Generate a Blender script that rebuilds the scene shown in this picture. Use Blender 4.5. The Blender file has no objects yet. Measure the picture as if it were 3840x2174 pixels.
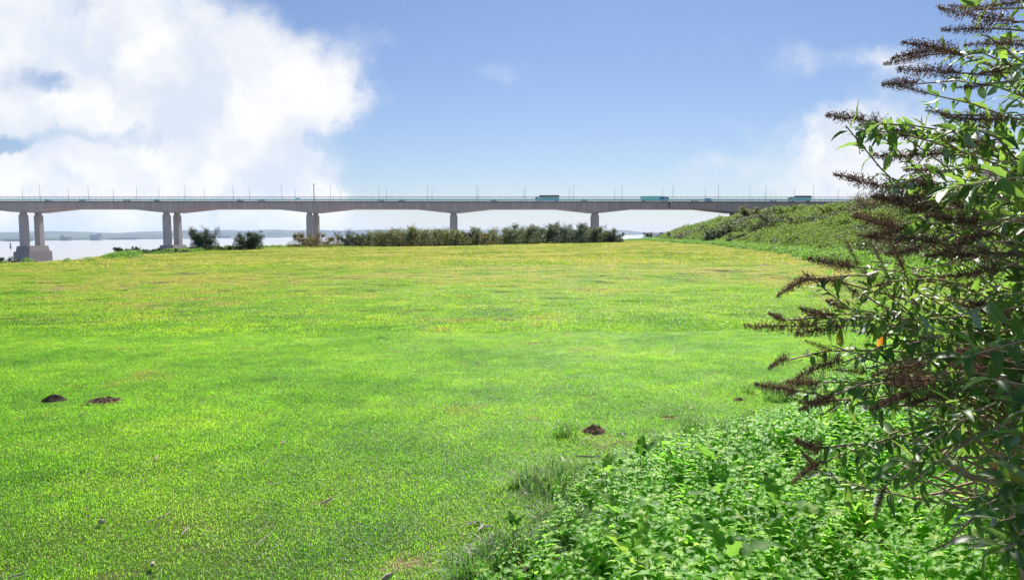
import bpy, math, random
import numpy as np
from mathutils import Vector, Matrix

C = bpy.context.scene
COL = C.collection
R = math.radians

# ------------------------------------------------------------------ camera
F = 2775.0                                   # focal length in photo pixels (3840 wide)
CAMZ = 1.7
PITCH = math.atan((1087 - 877) / F)
ROLL = math.atan(0.006)
fwd = np.array([0, math.cos(PITCH), -math.sin(PITCH)])
up0 = np.array([0, math.sin(PITCH), math.cos(PITCH)])
rgt = math.cos(ROLL) * np.array([1.0, 0, 0]) - math.sin(ROLL) * up0
upv = math.cos(ROLL) * up0 + math.sin(ROLL) * np.array([1.0, 0, 0])
CAM = np.array([0, 0, CAMZ])
cam = bpy.data.cameras.new("camera")
co = bpy.data.objects.new("camera", cam)
COL.objects.link(co)
co.matrix_world = Matrix(((rgt[0], upv[0], -fwd[0], 0), (rgt[1], upv[1], -fwd[1], 0), (rgt[2], upv[2], -fwd[2], CAMZ), (0, 0, 0, 1)))
cam.sensor_width = 36
cam.lens = 36 * F / 3840
cam.clip_start = 0.05
cam.clip_end = 40000
C.camera = co

# ------------------------------------------------------------------ light
SUN_AZ, SUN_EL = R(9), R(43)                 # azimuth from +Y towards +X
SUNV = Vector((math.sin(SUN_AZ) * math.cos(SUN_EL), math.cos(SUN_AZ) * math.cos(SUN_EL), math.sin(SUN_EL)))
sl = bpy.data.lights.new("sun", "SUN")
sl.energy = 5.0
sl.angle = R(0.5)
sl.color = (1.0, 0.95, 0.86)
so = bpy.data.objects.new("sun", sl)
COL.objects.link(so)
so.rotation_euler = SUNV.to_track_quat("Z", "Y").to_euler()
C.view_settings.view_transform = "Standard"
C.view_settings.look = "None"
C.view_settings.gamma = 1
C.view_settings.exposure = 0.9
C.cycles.max_bounces = 6
C.cycles.diffuse_bounces = 3
C.cycles.glossy_bounces = 2
C.cycles.transmission_bounces = 4
C.cycles.transparent_max_bounces = 8
C.cycles.volume_bounces = 1
C.cycles.use_denoising = True


def ray(u, v):
    return fwd + rgt * ((u - 1920) / F) + upv * ((1087 - v) / F)


def on_ground(u, v, z=0.0):
    d = ray(u, v)
    return CAM + d * ((z - CAMZ) / d[2])


def at_y(u, v, y):
    d = ray(u, v)
    return CAM + d * (y / d[1])


# ------------------------------------------------------------------ world
w = bpy.data.worlds.new("World")
C.world = w
w.use_nodes = True
NT = w.node_tree
NT.nodes.clear()


def N(t, nt=None, **kw):
    n = (nt or NT).nodes.new(t)
    for k, v in kw.items():
        setattr(n, k, v)
    return n


def L(a, b, nt=None):
    (nt or NT).links.new(a, b)


def build_world():
    sky = N("ShaderNodeTexSky", sky_type="NISHITA", sun_disc=False)
    sky.sun_elevation = SUN_EL
    sky.sun_rotation = SUN_AZ
    sky.air_density = 1.0
    sky.dust_density = 0.3
    sky.ozone_density = 2.0
    tc = N("ShaderNodeTexCoord")
    sx = N("ShaderNodeSeparateXYZ")
    L(tc.outputs["Generated"], sx.inputs[0])
    ymax = N("ShaderNodeMath", operation="MAXIMUM"); ymax.inputs[1].default_value = 0.08
    L(sx.outputs[1], ymax.inputs[0])
    a = N("ShaderNodeMath", operation="DIVIDE"); L(sx.outputs[0], a.inputs[0]); L(ymax.outputs[0], a.inputs[1])
    b = N("ShaderNodeMath", operation="DIVIDE"); L(sx.outputs[2], b.inputs[0]); L(ymax.outputs[0], b.inputs[1])
    cx = N("ShaderNodeCombineXYZ"); L(a.outputs[0], cx.inputs[0]); L(b.outputs[0], cx.inputs[1])
    # wisps: the direction is displaced by two noises before the cloud banks are looked up
    n1 = N("ShaderNodeTexNoise"); n1.inputs["Scale"].default_value = 6.0; n1.inputs["Detail"].default_value = 9; n1.inputs["Roughness"].default_value = 0.64
    L(cx.outputs[0], n1.inputs["Vector"])
    s1 = N("ShaderNodeVectorMath", operation="SUBTRACT"); L(n1.outputs["Color"], s1.inputs[0]); s1.inputs[1].default_value = (0.5, 0.5, 0.5)
    s2 = N("ShaderNodeVectorMath", operation="MULTIPLY_ADD"); L(s1.outputs[0], s2.inputs[0]); s2.inputs[1].default_value = (0.20, 0.15, 0); L(cx.outputs[0], s2.inputs[2])
    P = s2.outputs[0]
    blobs = [  # photo px centre, radii, weight
        (450, 150, 520, 290, 1.3), (60, 120, 260, 240, 1.0), (690, 120, 140, 220, .6), (840, 300, 210, 130, .85), (260, 400, 420, 110, .8),
        (1040, 375, 290, 100, 1.05), (1260, 415, 230, 90, .55), (1000, 230, 220, 150, .35), (880, 400, 260, 120, .75),
        (560, 650, 580, 200, 1.6), (100, 690, 420, 150, 1.4), (1000, 650, 250, 170, 1.2), (1090, 570, 120, 70, .7), (860, 490, 320, 90, .8),
        (450, 820, 900, 120, 1.5), (1050, 800, 260, 130, .9),
        (180, 290, 200, 85, -.95), (480, 482, 320, 62, -.9), (50, 550, 220, 60, -.85), (250, 10, 150, 50, -.45), (1140, 500, 110, 42, -.3), (520, 300, 120, 60, -.35),
        (1200, 230, 150, 110, .42), (1390, 150, 120, 70, .40), (1870, 290, 120, 90, .36), (1330, 260, 100, 60, .3),
        (3200, 600, 300, 140, .62), (3120, 490, 200, 100, .45), (3300, 520, 240, 150, .5), (2830, 590, 280, 80, .42), (2650, 640, 220, 50, .28), (3000, 710, 560, 70, .42),
        (3180, 230, 200, 80, .42), (3380, 260, 240, 110, .42), (2730, 460, 150, 45, .26), (3600, 640, 400, 200, .6),
    ]
    acc = None
    for (u, v, ru, rv, wt) in blobs:
        d = ray(u, v)
        cA, cB = d[0] / d[1], d[2] / d[1]
        ia, ib = F / (ru * 1.35), F / (rv * 1.35)
        m = N("ShaderNodeVectorMath", operation="MULTIPLY_ADD")
        L(P, m.inputs[0]); m.inputs[1].default_value = (ia, ib, 0); m.inputs[2].default_value = (-cA * ia, -cB * ib, 0)
        ln = N("ShaderNodeVectorMath", operation="LENGTH"); L(m.outputs[0], ln.inputs[0])
        mr = N("ShaderNodeMapRange", interpolation_type="SMOOTHSTEP")
        L(ln.outputs["Value"], mr.inputs[0])
        mr.inputs[1].default_value = 0.0; mr.inputs[2].default_value = 1.15; mr.inputs[3].default_value = wt; mr.inputs[4].default_value = 0
        if acc is None:
            acc = mr.outputs[0]
        else:
            ad = N("ShaderNodeMath", operation="ADD"); L(acc, ad.inputs[0]); L(mr.outputs[0], ad.inputs[1]); acc = ad.outputs[0]
    n2 = N("ShaderNodeTexNoise"); n2.inputs["Scale"].default_value = 6.5; n2.inputs["Detail"].default_value = 11; n2.inputs["Roughness"].default_value = 0.62
    L(cx.outputs[0], n2.inputs["Vector"])
    n2m = N("ShaderNodeMath", operation="MULTIPLY_ADD"); L(n2.outputs["Fac"], n2m.inputs[0]); n2m.inputs[1].default_value = 1.5; n2m.inputs[2].default_value = -0.75
    ad = N("ShaderNodeMath", operation="ADD"); L(acc, ad.inputs[0]); L(n2m.outputs[0], ad.inputs[1])
    cl = N("ShaderNodeMapRange", interpolation_type="SMOOTHERSTEP"); L(ad.outputs[0], cl.inputs[0])
    cl.inputs[1].default_value = 0.06; cl.inputs[2].default_value = 1.0; cl.inputs[3].default_value = 0; cl.inputs[4].default_value = 1
    front = N("ShaderNodeMapRange"); L(sx.outputs[1], front.inputs[0]); front.inputs[1].default_value = 0.1; front.inputs[2].default_value = 0.3
    mk = N("ShaderNodeMath", operation="MULTIPLY"); L(cl.outputs[0], mk.inputs[0]); L(front.outputs[0], mk.inputs[1])
    # cloud body: brighter where thick, faint blue-grey relief inside
    n3 = N("ShaderNodeTexNoise"); n3.inputs["Scale"].default_value = 9.0; n3.inputs["Detail"].default_value = 8
    L(P, n3.inputs["Vector"])
    ramp = N("ShaderNodeValToRGB"); L(n3.outputs["Fac"], ramp.inputs[0])
    ramp.color_ramp.elements[0].position = 0.40; ramp.color_ramp.elements[0].color = (0.74, 0.81, 0.93, 1)
    ramp.color_ramp.elements[1].position = 0.60; ramp.color_ramp.elements[1].color = (1, 1, 1, 1)
    # low sky ahead dimmed and blued; overhead and behind left bright as fill light
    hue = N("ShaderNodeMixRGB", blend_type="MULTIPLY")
    hue.inputs[2].default_value = LOW_SKY_DIM
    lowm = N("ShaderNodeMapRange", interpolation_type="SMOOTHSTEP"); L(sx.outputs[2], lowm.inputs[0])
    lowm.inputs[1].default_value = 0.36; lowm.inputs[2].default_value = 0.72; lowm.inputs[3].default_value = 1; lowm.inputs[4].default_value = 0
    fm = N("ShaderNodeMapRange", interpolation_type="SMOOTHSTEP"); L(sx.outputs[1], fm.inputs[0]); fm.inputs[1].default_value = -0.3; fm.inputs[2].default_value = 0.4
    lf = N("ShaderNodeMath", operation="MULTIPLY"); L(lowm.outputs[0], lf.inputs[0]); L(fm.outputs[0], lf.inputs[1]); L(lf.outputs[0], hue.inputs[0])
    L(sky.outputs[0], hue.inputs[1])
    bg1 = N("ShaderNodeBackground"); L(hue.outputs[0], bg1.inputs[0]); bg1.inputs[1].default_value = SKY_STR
    bg2 = N("ShaderNodeBackground"); L(ramp.outputs[0], bg2.inputs[0]); bg2.inputs[1].default_value = CLOUD_STR
    mx = N("ShaderNodeMixShader"); L(mk.outputs[0], mx.inputs[0]); L(bg1.outputs[0], mx.inputs[1]); L(bg2.outputs[0], mx.inputs[2])
    out = N("ShaderNodeOutputWorld"); L(mx.outputs[0], out.inputs[0])


SKY_STR = 0.1
CLOUD_STR = 0.535
LOW_SKY_DIM = (.37, .40, .49, 1)
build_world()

# ------------------------------------------------------------------ helpers
rng = np.random.default_rng(7)
random.seed(7)


def tag(o, label=None, cat=None, group=None, kind=None):
    if label: o["label"] = label
    if cat: o["category"] = cat
    if group: o["group"] = group
    if kind: o["kind"] = kind
    return o


def mesh(name, V, Fc, mat=None, smooth=False, attrs=None, cls=None):
    V = np.asarray(V, np.float32).reshape(-1, 3)
    me = bpy.data.meshes.new(name)
    if isinstance(Fc, np.ndarray):
        n, k = Fc.shape
        me.vertices.add(len(V)); me.vertices.foreach_set("co", V.ravel())
        me.loops.add(n * k); me.loops.foreach_set("vertex_index", Fc.astype(np.int32).ravel())
        me.polygons.add(n)
        me.polygons.foreach_set("loop_start", np.arange(0, n * k, k, dtype=np.int32))
        me.polygons.foreach_set("loop_total", np.full(n, k, np.int32))
        me.update(calc_edges=True)
    else:
        me.from_pydata(V.tolist(), [], Fc)
    if attrs:
        for an, arr in attrs.items():
            at = me.attributes.new(an, "FLOAT", "POINT"); at.data.foreach_set("value", np.asarray(arr, np.float32))
    if smooth and len(me.polygons):
        me.polygons.foreach_set("use_smooth", np.ones(len(me.polygons), bool))
    if mat: me.materials.append(mat)
    return me


def obj(name, me, parent=None, loc=None):
    o = bpy.data.objects.new(name, me)
    COL.objects.link(o)
    if parent: o.parent = parent
    if loc is not None: o.location = loc
    return o


def empty(name, loc=(0, 0, 0), rz=0.0):
    o = bpy.data.objects.new(name, None)
    COL.objects.link(o)
    o.location = loc; o.rotation_euler = (0, 0, rz); o.empty_display_size = 0.3
    return o


def copy_tree(o, parent=None):
    c = o.copy(); COL.objects.link(c)
    if parent: c.parent = parent
    for ch in list(o.children): copy_tree(ch, c)
    return c


class MB:
    """collects boxes, prisms and tubes into one mesh"""
    def __init__(s): s.V = []; s.F = []

    def add(s, V, Fc):
        k = len(s.V); s.V += [tuple(map(float, v)) for v in V]; s.F += [tuple(i + k for i in f) for f in Fc]; return s

    def box(s, x0, x1, y0, y1, z0, z1, tx=0.0, ty=0.0):
        V = [(x0, y0, z0), (x1, y0, z0), (x1, y1, z0), (x0, y1, z0), (x0 + tx, y0 + ty, z1), (x1 - tx, y0 + ty, z1), (x1 - tx, y1 - ty, z1), (x0 + tx, y1 - ty, z1)]
        return s.add(V, [(0, 3, 2, 1), (4, 5, 6, 7), (0, 1, 5, 4), (1, 2, 6, 5), (2, 3, 7, 6), (3, 0, 4, 7)])

    def prism(s, prof, y0, y1):            # profile in xz, extruded along y
        n = len(prof)
        V = [(x, y0, z) for x, z in prof] + [(x, y1, z) for x, z in prof]
        Fc = [tuple(range(n)), tuple(range(2 * n - 1, n - 1, -1))] + [(i, n + i, n + (i + 1) % n, (i + 1) % n) for i in range(n)]
        return s.add(V, Fc)

    def tube(s, pts, rad, n=6):
        V, Fc = tube_arrays([(np.asarray(pts, float), np.broadcast_to(np.asarray(rad, float), (len(pts),)))], n)
        return s.add(V, [tuple(f) for f in Fc])

    def mesh(s, name, mat, smooth=False): return mesh(name, s.V, s.F, mat, smooth)


def tube_arrays(paths, n=6):
    VV, FF, k = [], [], 0
    ang = np.linspace(0, 2 * np.pi, n, endpoint=False)
    for pts, rad in paths:
        m = len(pts)
        tan = np.gradient(pts, axis=0); tan /= np.linalg.norm(tan, axis=1)[:, None] + 1e-9
        ref = np.array([0.13, 0.21, 1.0]) if abs(tan[0][2]) < 0.9 else np.array([1.0, 0.2, 0])
        s = np.cross(tan, ref); s /= np.linalg.norm(s, axis=1)[:, None] + 1e-9
        t = np.cross(s, tan)
        ring = pts[:, None, :] + rad[:, None, None] * (np.cos(ang)[None, :, None] * s[:, None, :] + np.sin(ang)[None, :, None] * t[:, None, :])
        VV.append(ring.reshape(-1, 3))
        i = np.arange(m - 1)[:, None] * n; j = np.arange(n)[None, :]; jn = (j + 1) % n
        FF.append(np.stack([i + j, i + jn, i + n + jn, i + n + j], -1).reshape(-1, 4) + k)
        k += m * n
    return np.concatenate(VV), np.concatenate(FF)


def vnoise(x, y, seed=0):
    x = np.asarray(x, float); y = np.asarray(y, float)
    xi = np.floor(x).astype(np.int64); yi = np.floor(y).astype(np.int64)
    fx = x - xi; fy = y - yi; fx = fx * fx * (3 - 2 * fx); fy = fy * fy * (3 - 2 * fy)

    def h(a, b):
        q = (a * 374761393 + b * 668265263 + seed * 982451653) & 0xFFFFFFFF
        q = ((q ^ (q >> 13)) * 1274126177) & 0xFFFFFFFF
        return ((q ^ (q >> 16)) & 0xFFFF) / 65535.0
    return (h(xi, yi) * (1 - fx) + h(xi + 1, yi) * fx) * (1 - fy) + (h(xi, yi + 1) * (1 - fx) + h(xi + 1, yi + 1) * fx) * fy


def fbm(x, y, oct=4, seed=0):
    a, s, t = 0.5, 0.0, 0.0
    for i in range(oct):
        s = s + a * vnoise(np.asarray(x) * 2 ** i, np.asarray(y) * 2 ** i, seed + i); t += a; a *= .5
    return s / t


# ------------------------------------------------------------------ materials
def mat_new(name):
    m = bpy.data.materials.new(name); m.use_nodes = True
    nt = m.node_tree; nt.nodes.clear()
    return m, nt, nt.nodes.new("ShaderNodeOutputMaterial")


def noise(nt, vec, scale, detail=4, rough=.5):
    n = N("ShaderNodeTexNoise", nt); n.inputs["Scale"].default_value = scale; n.inputs["Detail"].default_value = detail; n.inputs["Roughness"].default_value = rough
    if vec is not None: L(vec, n.inputs["Vector"], nt)
    return n.outputs["Fac"]


def ramp(nt, fac, stops):
    r = N("ShaderNodeValToRGB", nt); L(fac, r.inputs[0], nt)
    e = r.color_ramp.elements
    while len(e) < len(stops): e.new(0.5)
    for i, (p, c) in enumerate(stops):
        e[i].position = p; e[i].color = tuple(c) + (1,) if len(c) == 3 else c
    return r.outputs[0]


def mixc(nt, fac, a, b, mode="MIX"):
    m = N("ShaderNodeMixRGB", nt, blend_type=mode)
    for i, v in enumerate((fac, a, b)):
        if isinstance(v, (int, float)): m.inputs[i].default_value = v
        elif isinstance(v, tuple): m.inputs[i].default_value = v + (1,) if len(v) == 3 else v
        else: L(v, m.inputs[i], nt)
    return m.outputs[0]


def solid(name, col, rough=.7, vary=.15, scale=3.0, metallic=0.0, spec=.3):
    m, nt, out = mat_new(name)
    p = N("ShaderNodeBsdfPrincipled", nt)
    g = N("ShaderNodeNewGeometry", nt)
    f = noise(nt, g.outputs["Position"], scale, 5, .6)
    lo = tuple(c * (1 - vary) for c in col); hi = tuple(min(1, c * (1 + vary)) for c in col)
    L(ramp(nt, f, [(.3, lo), (.7, hi)]), p.inputs["Base Color"], nt)
    p.inputs["Roughness"].default_value = rough; p.inputs["Metallic"].default_value = metallic
    p.inputs["Specular IOR Level"].default_value = spec
    L(p.outputs[0], out.inputs[0], nt)
    return m


def leaf_mat(name, cols, trans=(.25, .4, .03), under=None, tfac=.45, rough=.5, spec=.5, patch=None, attr="rnd"):
    """cols: stops over a per-leaf random number; under: colour of the back of the leaf"""
    m, nt, out = mat_new(name)
    p = N("ShaderNodeBsdfPrincipled", nt)
    a = N("ShaderNodeAttribute", nt, attribute_name=attr)
    c = ramp(nt, a.outputs["Fac"], cols)
    g = N("ShaderNodeNewGeometry", nt)
    if patch:
        f = noise(nt, g.outputs["Position"], patch[0], 3, .6)
        c = mixc(nt, f, mixc(nt, 1.0, c, patch[1], "MULTIPLY"), mixc(nt, 1.0, c, patch[2], "MULTIPLY"))
    top = c
    if under: c = mixc(nt, g.outputs["Backfacing"], c, under)
    L(c, p.inputs["Base Color"], nt)
    p.inputs["Roughness"].default_value = rough; p.inputs["Specular IOR Level"].default_value = spec
    t = N("ShaderNodeBsdfTranslucent", nt)
    tb = mixc(nt, .5, mixc(nt, 1.0, top, (4, 4, 4), "MULTIPLY"), trans)
    L(tb, t.inputs[0], nt)
    mx = N("ShaderNodeMixShader", nt); mx.inputs[0].default_value = tfac
    L(p.outputs[0], mx.inputs[1], nt); L(t.outputs[0], mx.inputs[2], nt); L(mx.outputs[0], out.inputs[0], nt)
    return m


def concrete_mat(name, col, joints=0.0):
    m, nt, out = mat_new(name)
    p = N("ShaderNodeBsdfPrincipled", nt)
    g = N("ShaderNodeNewGeometry", nt)
    st = N("ShaderNodeMapping", nt); st.inputs["Scale"].default_value = (1, 1, .12); L(g.outputs["Position"], st.inputs[0], nt)
    f1 = noise(nt, st.outputs[0], .9, 6, .65); f2 = noise(nt, g.outputs["Position"], .12, 3)
    c = mixc(nt, f1, tuple(x * .60 for x in col), tuple(x * 1.28 for x in col))
    c = mixc(nt, mixc(nt, f2, (0, 0, 0), (.6, .6, .6)), c, tuple(x * y for x, y in zip(col, (.82, .84, .95))))
    if joints:
        sx = N("ShaderNodeSeparateXYZ", nt); L(g.outputs["Position"], sx.inputs[0], nt)
        d = N("ShaderNodeMath", nt, operation="DIVIDE"); L(sx.outputs[0], d.inputs[0], nt); d.inputs[1].default_value = joints
        fr = N("ShaderNodeMath", nt, operation="FRACT"); L(d.outputs[0], fr.inputs[0], nt)
        lt = N("ShaderNodeMath", nt, operation="LESS_THAN"); L(fr.outputs[0], lt.inputs[0], nt); lt.inputs[1].default_value = .06
        fl = N("ShaderNodeMath", nt, operation="FLOOR"); L(d.outputs[0], fl.inputs[0], nt)
        wn = N("ShaderNodeTexWhiteNoise", nt, noise_dimensions="1D"); L(fl.outputs[0], wn.inputs["W"], nt)
        c = mixc(nt, 1.0, c, ramp(nt, wn.outputs["Value"], [(0, (.86, .86, .88)), (1, (1.08, 1.06, 1.04))]), "MULTIPLY")
        c = mixc(nt, lt.outputs[0], c, mixc(nt, 1.0, c, (.66, .64, .66), "MULTIPLY"))
    L(c, p.inputs["Base Color"], nt); p.inputs["Roughness"].default_value = .85; p.inputs["Specular IOR Level"].default_value = .2
    L(p.outputs[0], out.inputs[0], nt)
    return m


def grass_colour(nt, pos):
    """lush, yellowish and straw patches over the lawn, in world metres"""
    f1 = noise(nt, pos, .13, 5, .62); f2 = noise(nt, pos, .55, 5, .65); f3 = noise(nt, pos, 3.2, 4, .6)
    base = ramp(nt, f2, [(.28, (.040, .100, .013)), (.5, (.085, .152, .018)), (.72, (.140, .185, .026))])
    base = mixc(nt, f3, mixc(nt, 1.0, base, (.50, .56, .6), "MULTIPLY"), mixc(nt, 1.0, base, (1.50, 1.40, 1.25), "MULTIPLY"))
    # straw: where the dry noise is high, and more of it 25 to 75 m out
    sx = N("ShaderNodeSeparateXYZ", nt); L(pos, sx.inputs[0], nt)
    dist = N("ShaderNodeMapRange", nt); L(sx.outputs[1], dist.inputs[0], nt)
    dist.inputs[1].default_value = 12; dist.inputs[2].default_value = 30; dist.inputs[3].default_value = -.055; dist.inputs[4].default_value = .05
    sm = N("ShaderNodeMath", nt, operation="MULTIPLY_ADD"); L(f1, sm.inputs[0], nt); sm.inputs[1].default_value = .55; L(dist.outputs[0], sm.inputs[2], nt)
    s2 = N("ShaderNodeMath", nt, operation="MULTIPLY_ADD"); L(noise(nt, pos, .95, 6, .68), s2.inputs[0], nt); s2.inputs[1].default_value = .6; L(sm.outputs[0], s2.inputs[2], nt)
    dry = N("ShaderNodeMapRange", nt); L(s2.outputs[0], dry.inputs[0], nt)
    dry.inputs[1].default_value = .572; dry.inputs[2].default_value = .68; dry.inputs[3].default_value = 0; dry.inputs[4].default_value = .88
    far = N("ShaderNodeMapRange", nt); L(sx.outputs[1], far.inputs[0], nt); far.inputs[1].default_value = 8; far.inputs[2].default_value = 60
    base = mixc(nt, far.outputs[0], base, mixc(nt, 1.0, base, (.66, .54, .40), "MULTIPLY"))      # the far lawn is drier and duller
    # trodden, thinner turf where people stand at this end of the lawn
    tr = N("ShaderNodeMapRange", nt); L(sx.outputs[1], tr.inputs[0], nt); tr.inputs[1].default_value = 8.5; tr.inputs[2].default_value = 4.5; tr.inputs[3].default_value = -.35; tr.inputs[4].default_value = .02
    t2 = N("ShaderNodeMath", nt, operation="MULTIPLY_ADD"); L(noise(nt, pos, 1.6, 6, .7), t2.inputs[0], nt); t2.inputs[1].default_value = 1.5; L(tr.outputs[0], t2.inputs[2], nt)
    t3 = N("ShaderNodeMapRange", nt); L(t2.outputs[0], t3.inputs[0], nt); t3.inputs[1].default_value = .62; t3.inputs[2].default_value = 1.15; t3.inputs[4].default_value = .6
    base = mixc(nt, t3.outputs[0], base, (.095, .108, .045))
    return mixc(nt, dry.outputs[0], base, (.142, .122, .055))


def grass_mat(name, tfac=.5, hue=(1, 1, 1), deadfrac=.9):
    m, nt, out = mat_new(name)
    g = N("ShaderNodeNewGeometry", nt)
    c = grass_colour(nt, g.outputs["Position"])
    a = N("ShaderNodeAttribute", nt, attribute_name="rnd")
    c = mixc(nt, 1.0, c, ramp(nt, a.outputs["Fac"], [(0, (.7, .72, .72)), (.8, (1.08, 1.08, 1.0)), (1, (1.12, 1.10, 1))]), "MULTIPLY")
    dead = N("ShaderNodeMath", nt, operation="GREATER_THAN"); L(a.outputs["Fac"], dead.inputs[0], nt); dead.inputs[1].default_value = deadfrac
    c = mixc(nt, 1.0, c, hue, "MULTIPLY")
    c = mixc(nt, dead.outputs[0], c, (.17, .14, .085))
    p = N("ShaderNodeBsdfPrincipled", nt); L(c, p.inputs["Base Color"], nt)
    p.inputs["Roughness"].default_value = .42; p.inputs["Specular IOR Level"].default_value = .5
    t = N("ShaderNodeBsdfTranslucent", nt); L(mixc(nt, 1.0, c, (3.4, 3.7, 2.8), "MULTIPLY"), t.inputs[0], nt)
    mx = N("ShaderNodeMixShader", nt); mx.inputs[0].default_value = tfac
    L(p.outputs[0], mx.inputs[1], nt); L(t.outputs[0], mx.inputs[2], nt); L(mx.outputs[0], out.inputs[0], nt)
    return m


# ------------------------------------------------------------------ terrain
WATER_Z = -15.5
EDGE = [(-60, 5), (-44, 22), (-37, 40)] + [tuple(on_ground(u, v)[:2]) for u, v in [(0, 986), (200, 979), (316, 971), (450, 957), (720, 938), (1000, 930), (1300, 920), (1500, 917), (1700, 911), (2080, 907), (2330, 904), (2400, 900)]] + [(44, 235), (72, 340), (128, 520), (190, 700), (420, 900)]
EDGE = np.array(EDGE)
POLY = np.vstack([EDGE, [(900, 900), (900, -600), (-200, -600), (-90, -60)]])


def dist_edge(x, y):
    """signed distance to the top of the bank: negative on land, positive over the water side"""
    P = np.stack([x, y], -1).reshape(-1, 2)
    best = np.full(len(P), 1e9); inside = np.zeros(len(P), bool)
    n = len(POLY)
    for i in range(n):
        a = POLY[i]; b = POLY[(i + 1) % n]; ab = b - a
        t = np.clip(((P - a) @ ab) / (ab @ ab), 0, 1)
        best = np.minimum(best, np.linalg.norm(P - a - t[:, None] * ab, axis=1))
        cond = (a[1] > P[:, 1]) != (b[1] > P[:, 1])
        xi = a[0] + (P[:, 1] - a[1]) * ab[0] / (ab[1] if abs(ab[1]) > 1e-9 else 1e-9)
        inside ^= cond & (P[:, 0] < xi)
    return np.where(inside, -best, best).reshape(np.shape(x))


def xb(y): return np.interp(y, [0, 20, 47, 58, 102, 157, 215, 290, 507, 800], [8.5, 14, 21, 24, 29.5, 30.5, 43, 63, 137, 230])


def mound(x, y):
    H = np.interp(y, [0, 20, 60, 200, 300, 507, 700], [4.2, 4.8, 5.8, 6.3, 7.7, 13.8, 15]); W = np.interp(y, [0, 150, 300, 507], [30, 34, 24, 24])
    s = np.clip((x - xb(y)) / W, 0, 1)
    lump = (fbm(x * .12, y * .09, 4, 3) - .5) * 1.5 + (fbm(x * .5, y * .4, 3, 9) - .5) * 1.1
    return H * (1 - (1 - s) ** 1.7) + lump * np.clip(s * 4, 0, 1)


def terrain(x, y):
    x = np.asarray(x, float); y = np.asarray(y, float)
    z = (fbm(x * .11 + 9, y * .11, 3, 21) - .5) * .22 * np.clip((np.hypot(x, y) - 4) / 20, 0, 1) + (fbm(x * .9, y * .9, 3, 5) - .5) * (.06 + .10 * np.clip((y - 8) / 15, 0, 1))
    z = z + np.where(x > xb(y), mound(x, y), 0)
    d = dist_edge(x, y)
    return np.where(d > 0, np.maximum(z - d * .75 - .25 * np.clip(d, 0, 1), WATER_Z - 4), z)


def hit(u, v):
    """where the line of sight through a photo pixel first meets the ground"""
    d = ray(u, v)
    t = np.geomspace(2, 900, 6000) / d[1]
    P = CAM + t[:, None] * d
    below = P[:, 2] < terrain(P[:, 0], P[:, 1])
    i = int(np.argmax(below)) if below.any() else -1
    return P[i]


M = {}
M["soil"] = solid("bare_soil", (.10, .06, .038), .95, .5, 30, spec=.1)
M["pale_soil"] = solid("dry_pale_soil", (.36, .27, .19), .95, .25, 20, spec=.1)
M["bark"] = solid("bark", (.09, .065, .05), .9, .3, 12)
M["dark_twig"] = solid("shrub_twigs", (.07, .055, .045), .9, .3, 5)


def ground_material():
    m, nt, out = mat_new("lawn_ground")
    g = N("ShaderNodeNewGeometry", nt)
    pos = g.outputs["Position"]
    gr = mixc(nt, 1.0, grass_colour(nt, pos), (.62, .6, .6), "MULTIPLY")
    th = ramp(nt, noise(nt, pos, 38, 4, .7), [(.40, (0, 0, 0)), (.60, (.7, .7, .7))])
    gr = mixc(nt, th, gr, ramp(nt, noise(nt, pos, 3, 4, .6), [(.3, (.10, .085, .04)), (.7, (.21, .17, .095))]))    # dead thatch between the blades
    soil = ramp(nt, noise(nt, pos, 9, 5, .65), [(.3, (.12, .082, .045)), (.7, (.30, .225, .125))])
    ba = N("ShaderNodeAttribute", nt, attribute_name="bare")
    f = N("ShaderNodeMath", nt, operation="MULTIPLY_ADD"); L(noise(nt, pos, 5, 5, .7), f.inputs[0], nt); f.inputs[1].default_value = 1.5; L(ba.outputs["Fac"], f.inputs[2], nt)
    mr = N("ShaderNodeMapRange", nt); L(f.outputs[0], mr.inputs[0], nt); mr.inputs[1].default_value = .90; mr.inputs[2].default_value = 1.2
    c = mixc(nt, mr.outputs[0], gr, soil)
    # the bank below the lawn edge is mud and stones
    sx = N("ShaderNodeSeparateXYZ", nt); L(pos, sx.inputs[0], nt)
    mz = N("ShaderNodeMapRange", nt); L(sx.outputs[2], mz.inputs[0], nt); mz.inputs[1].default_value = -2.0; mz.inputs[2].default_value = -5.0
    c = mixc(nt, mz.outputs[0], c, (.15, .12, .09))
    p = N("ShaderNodeBsdfPrincipled", nt); L(c, p.inputs["Base Color"], nt); p.inputs["Roughness"].default_value = .95; p.inputs["Specular IOR Level"].default_value = .1
    bmp = N("ShaderNodeBump", nt); bmp.inputs["Strength"].default_value = .6; bmp.inputs["Distance"].default_value = .05; L(noise(nt, pos, 14, 6, .7), bmp.inputs["Height"], nt)
    L(bmp.outputs[0], p.inputs["Normal"], nt)
    L(p.outputs[0], out.inputs[0], nt)
    return m


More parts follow.
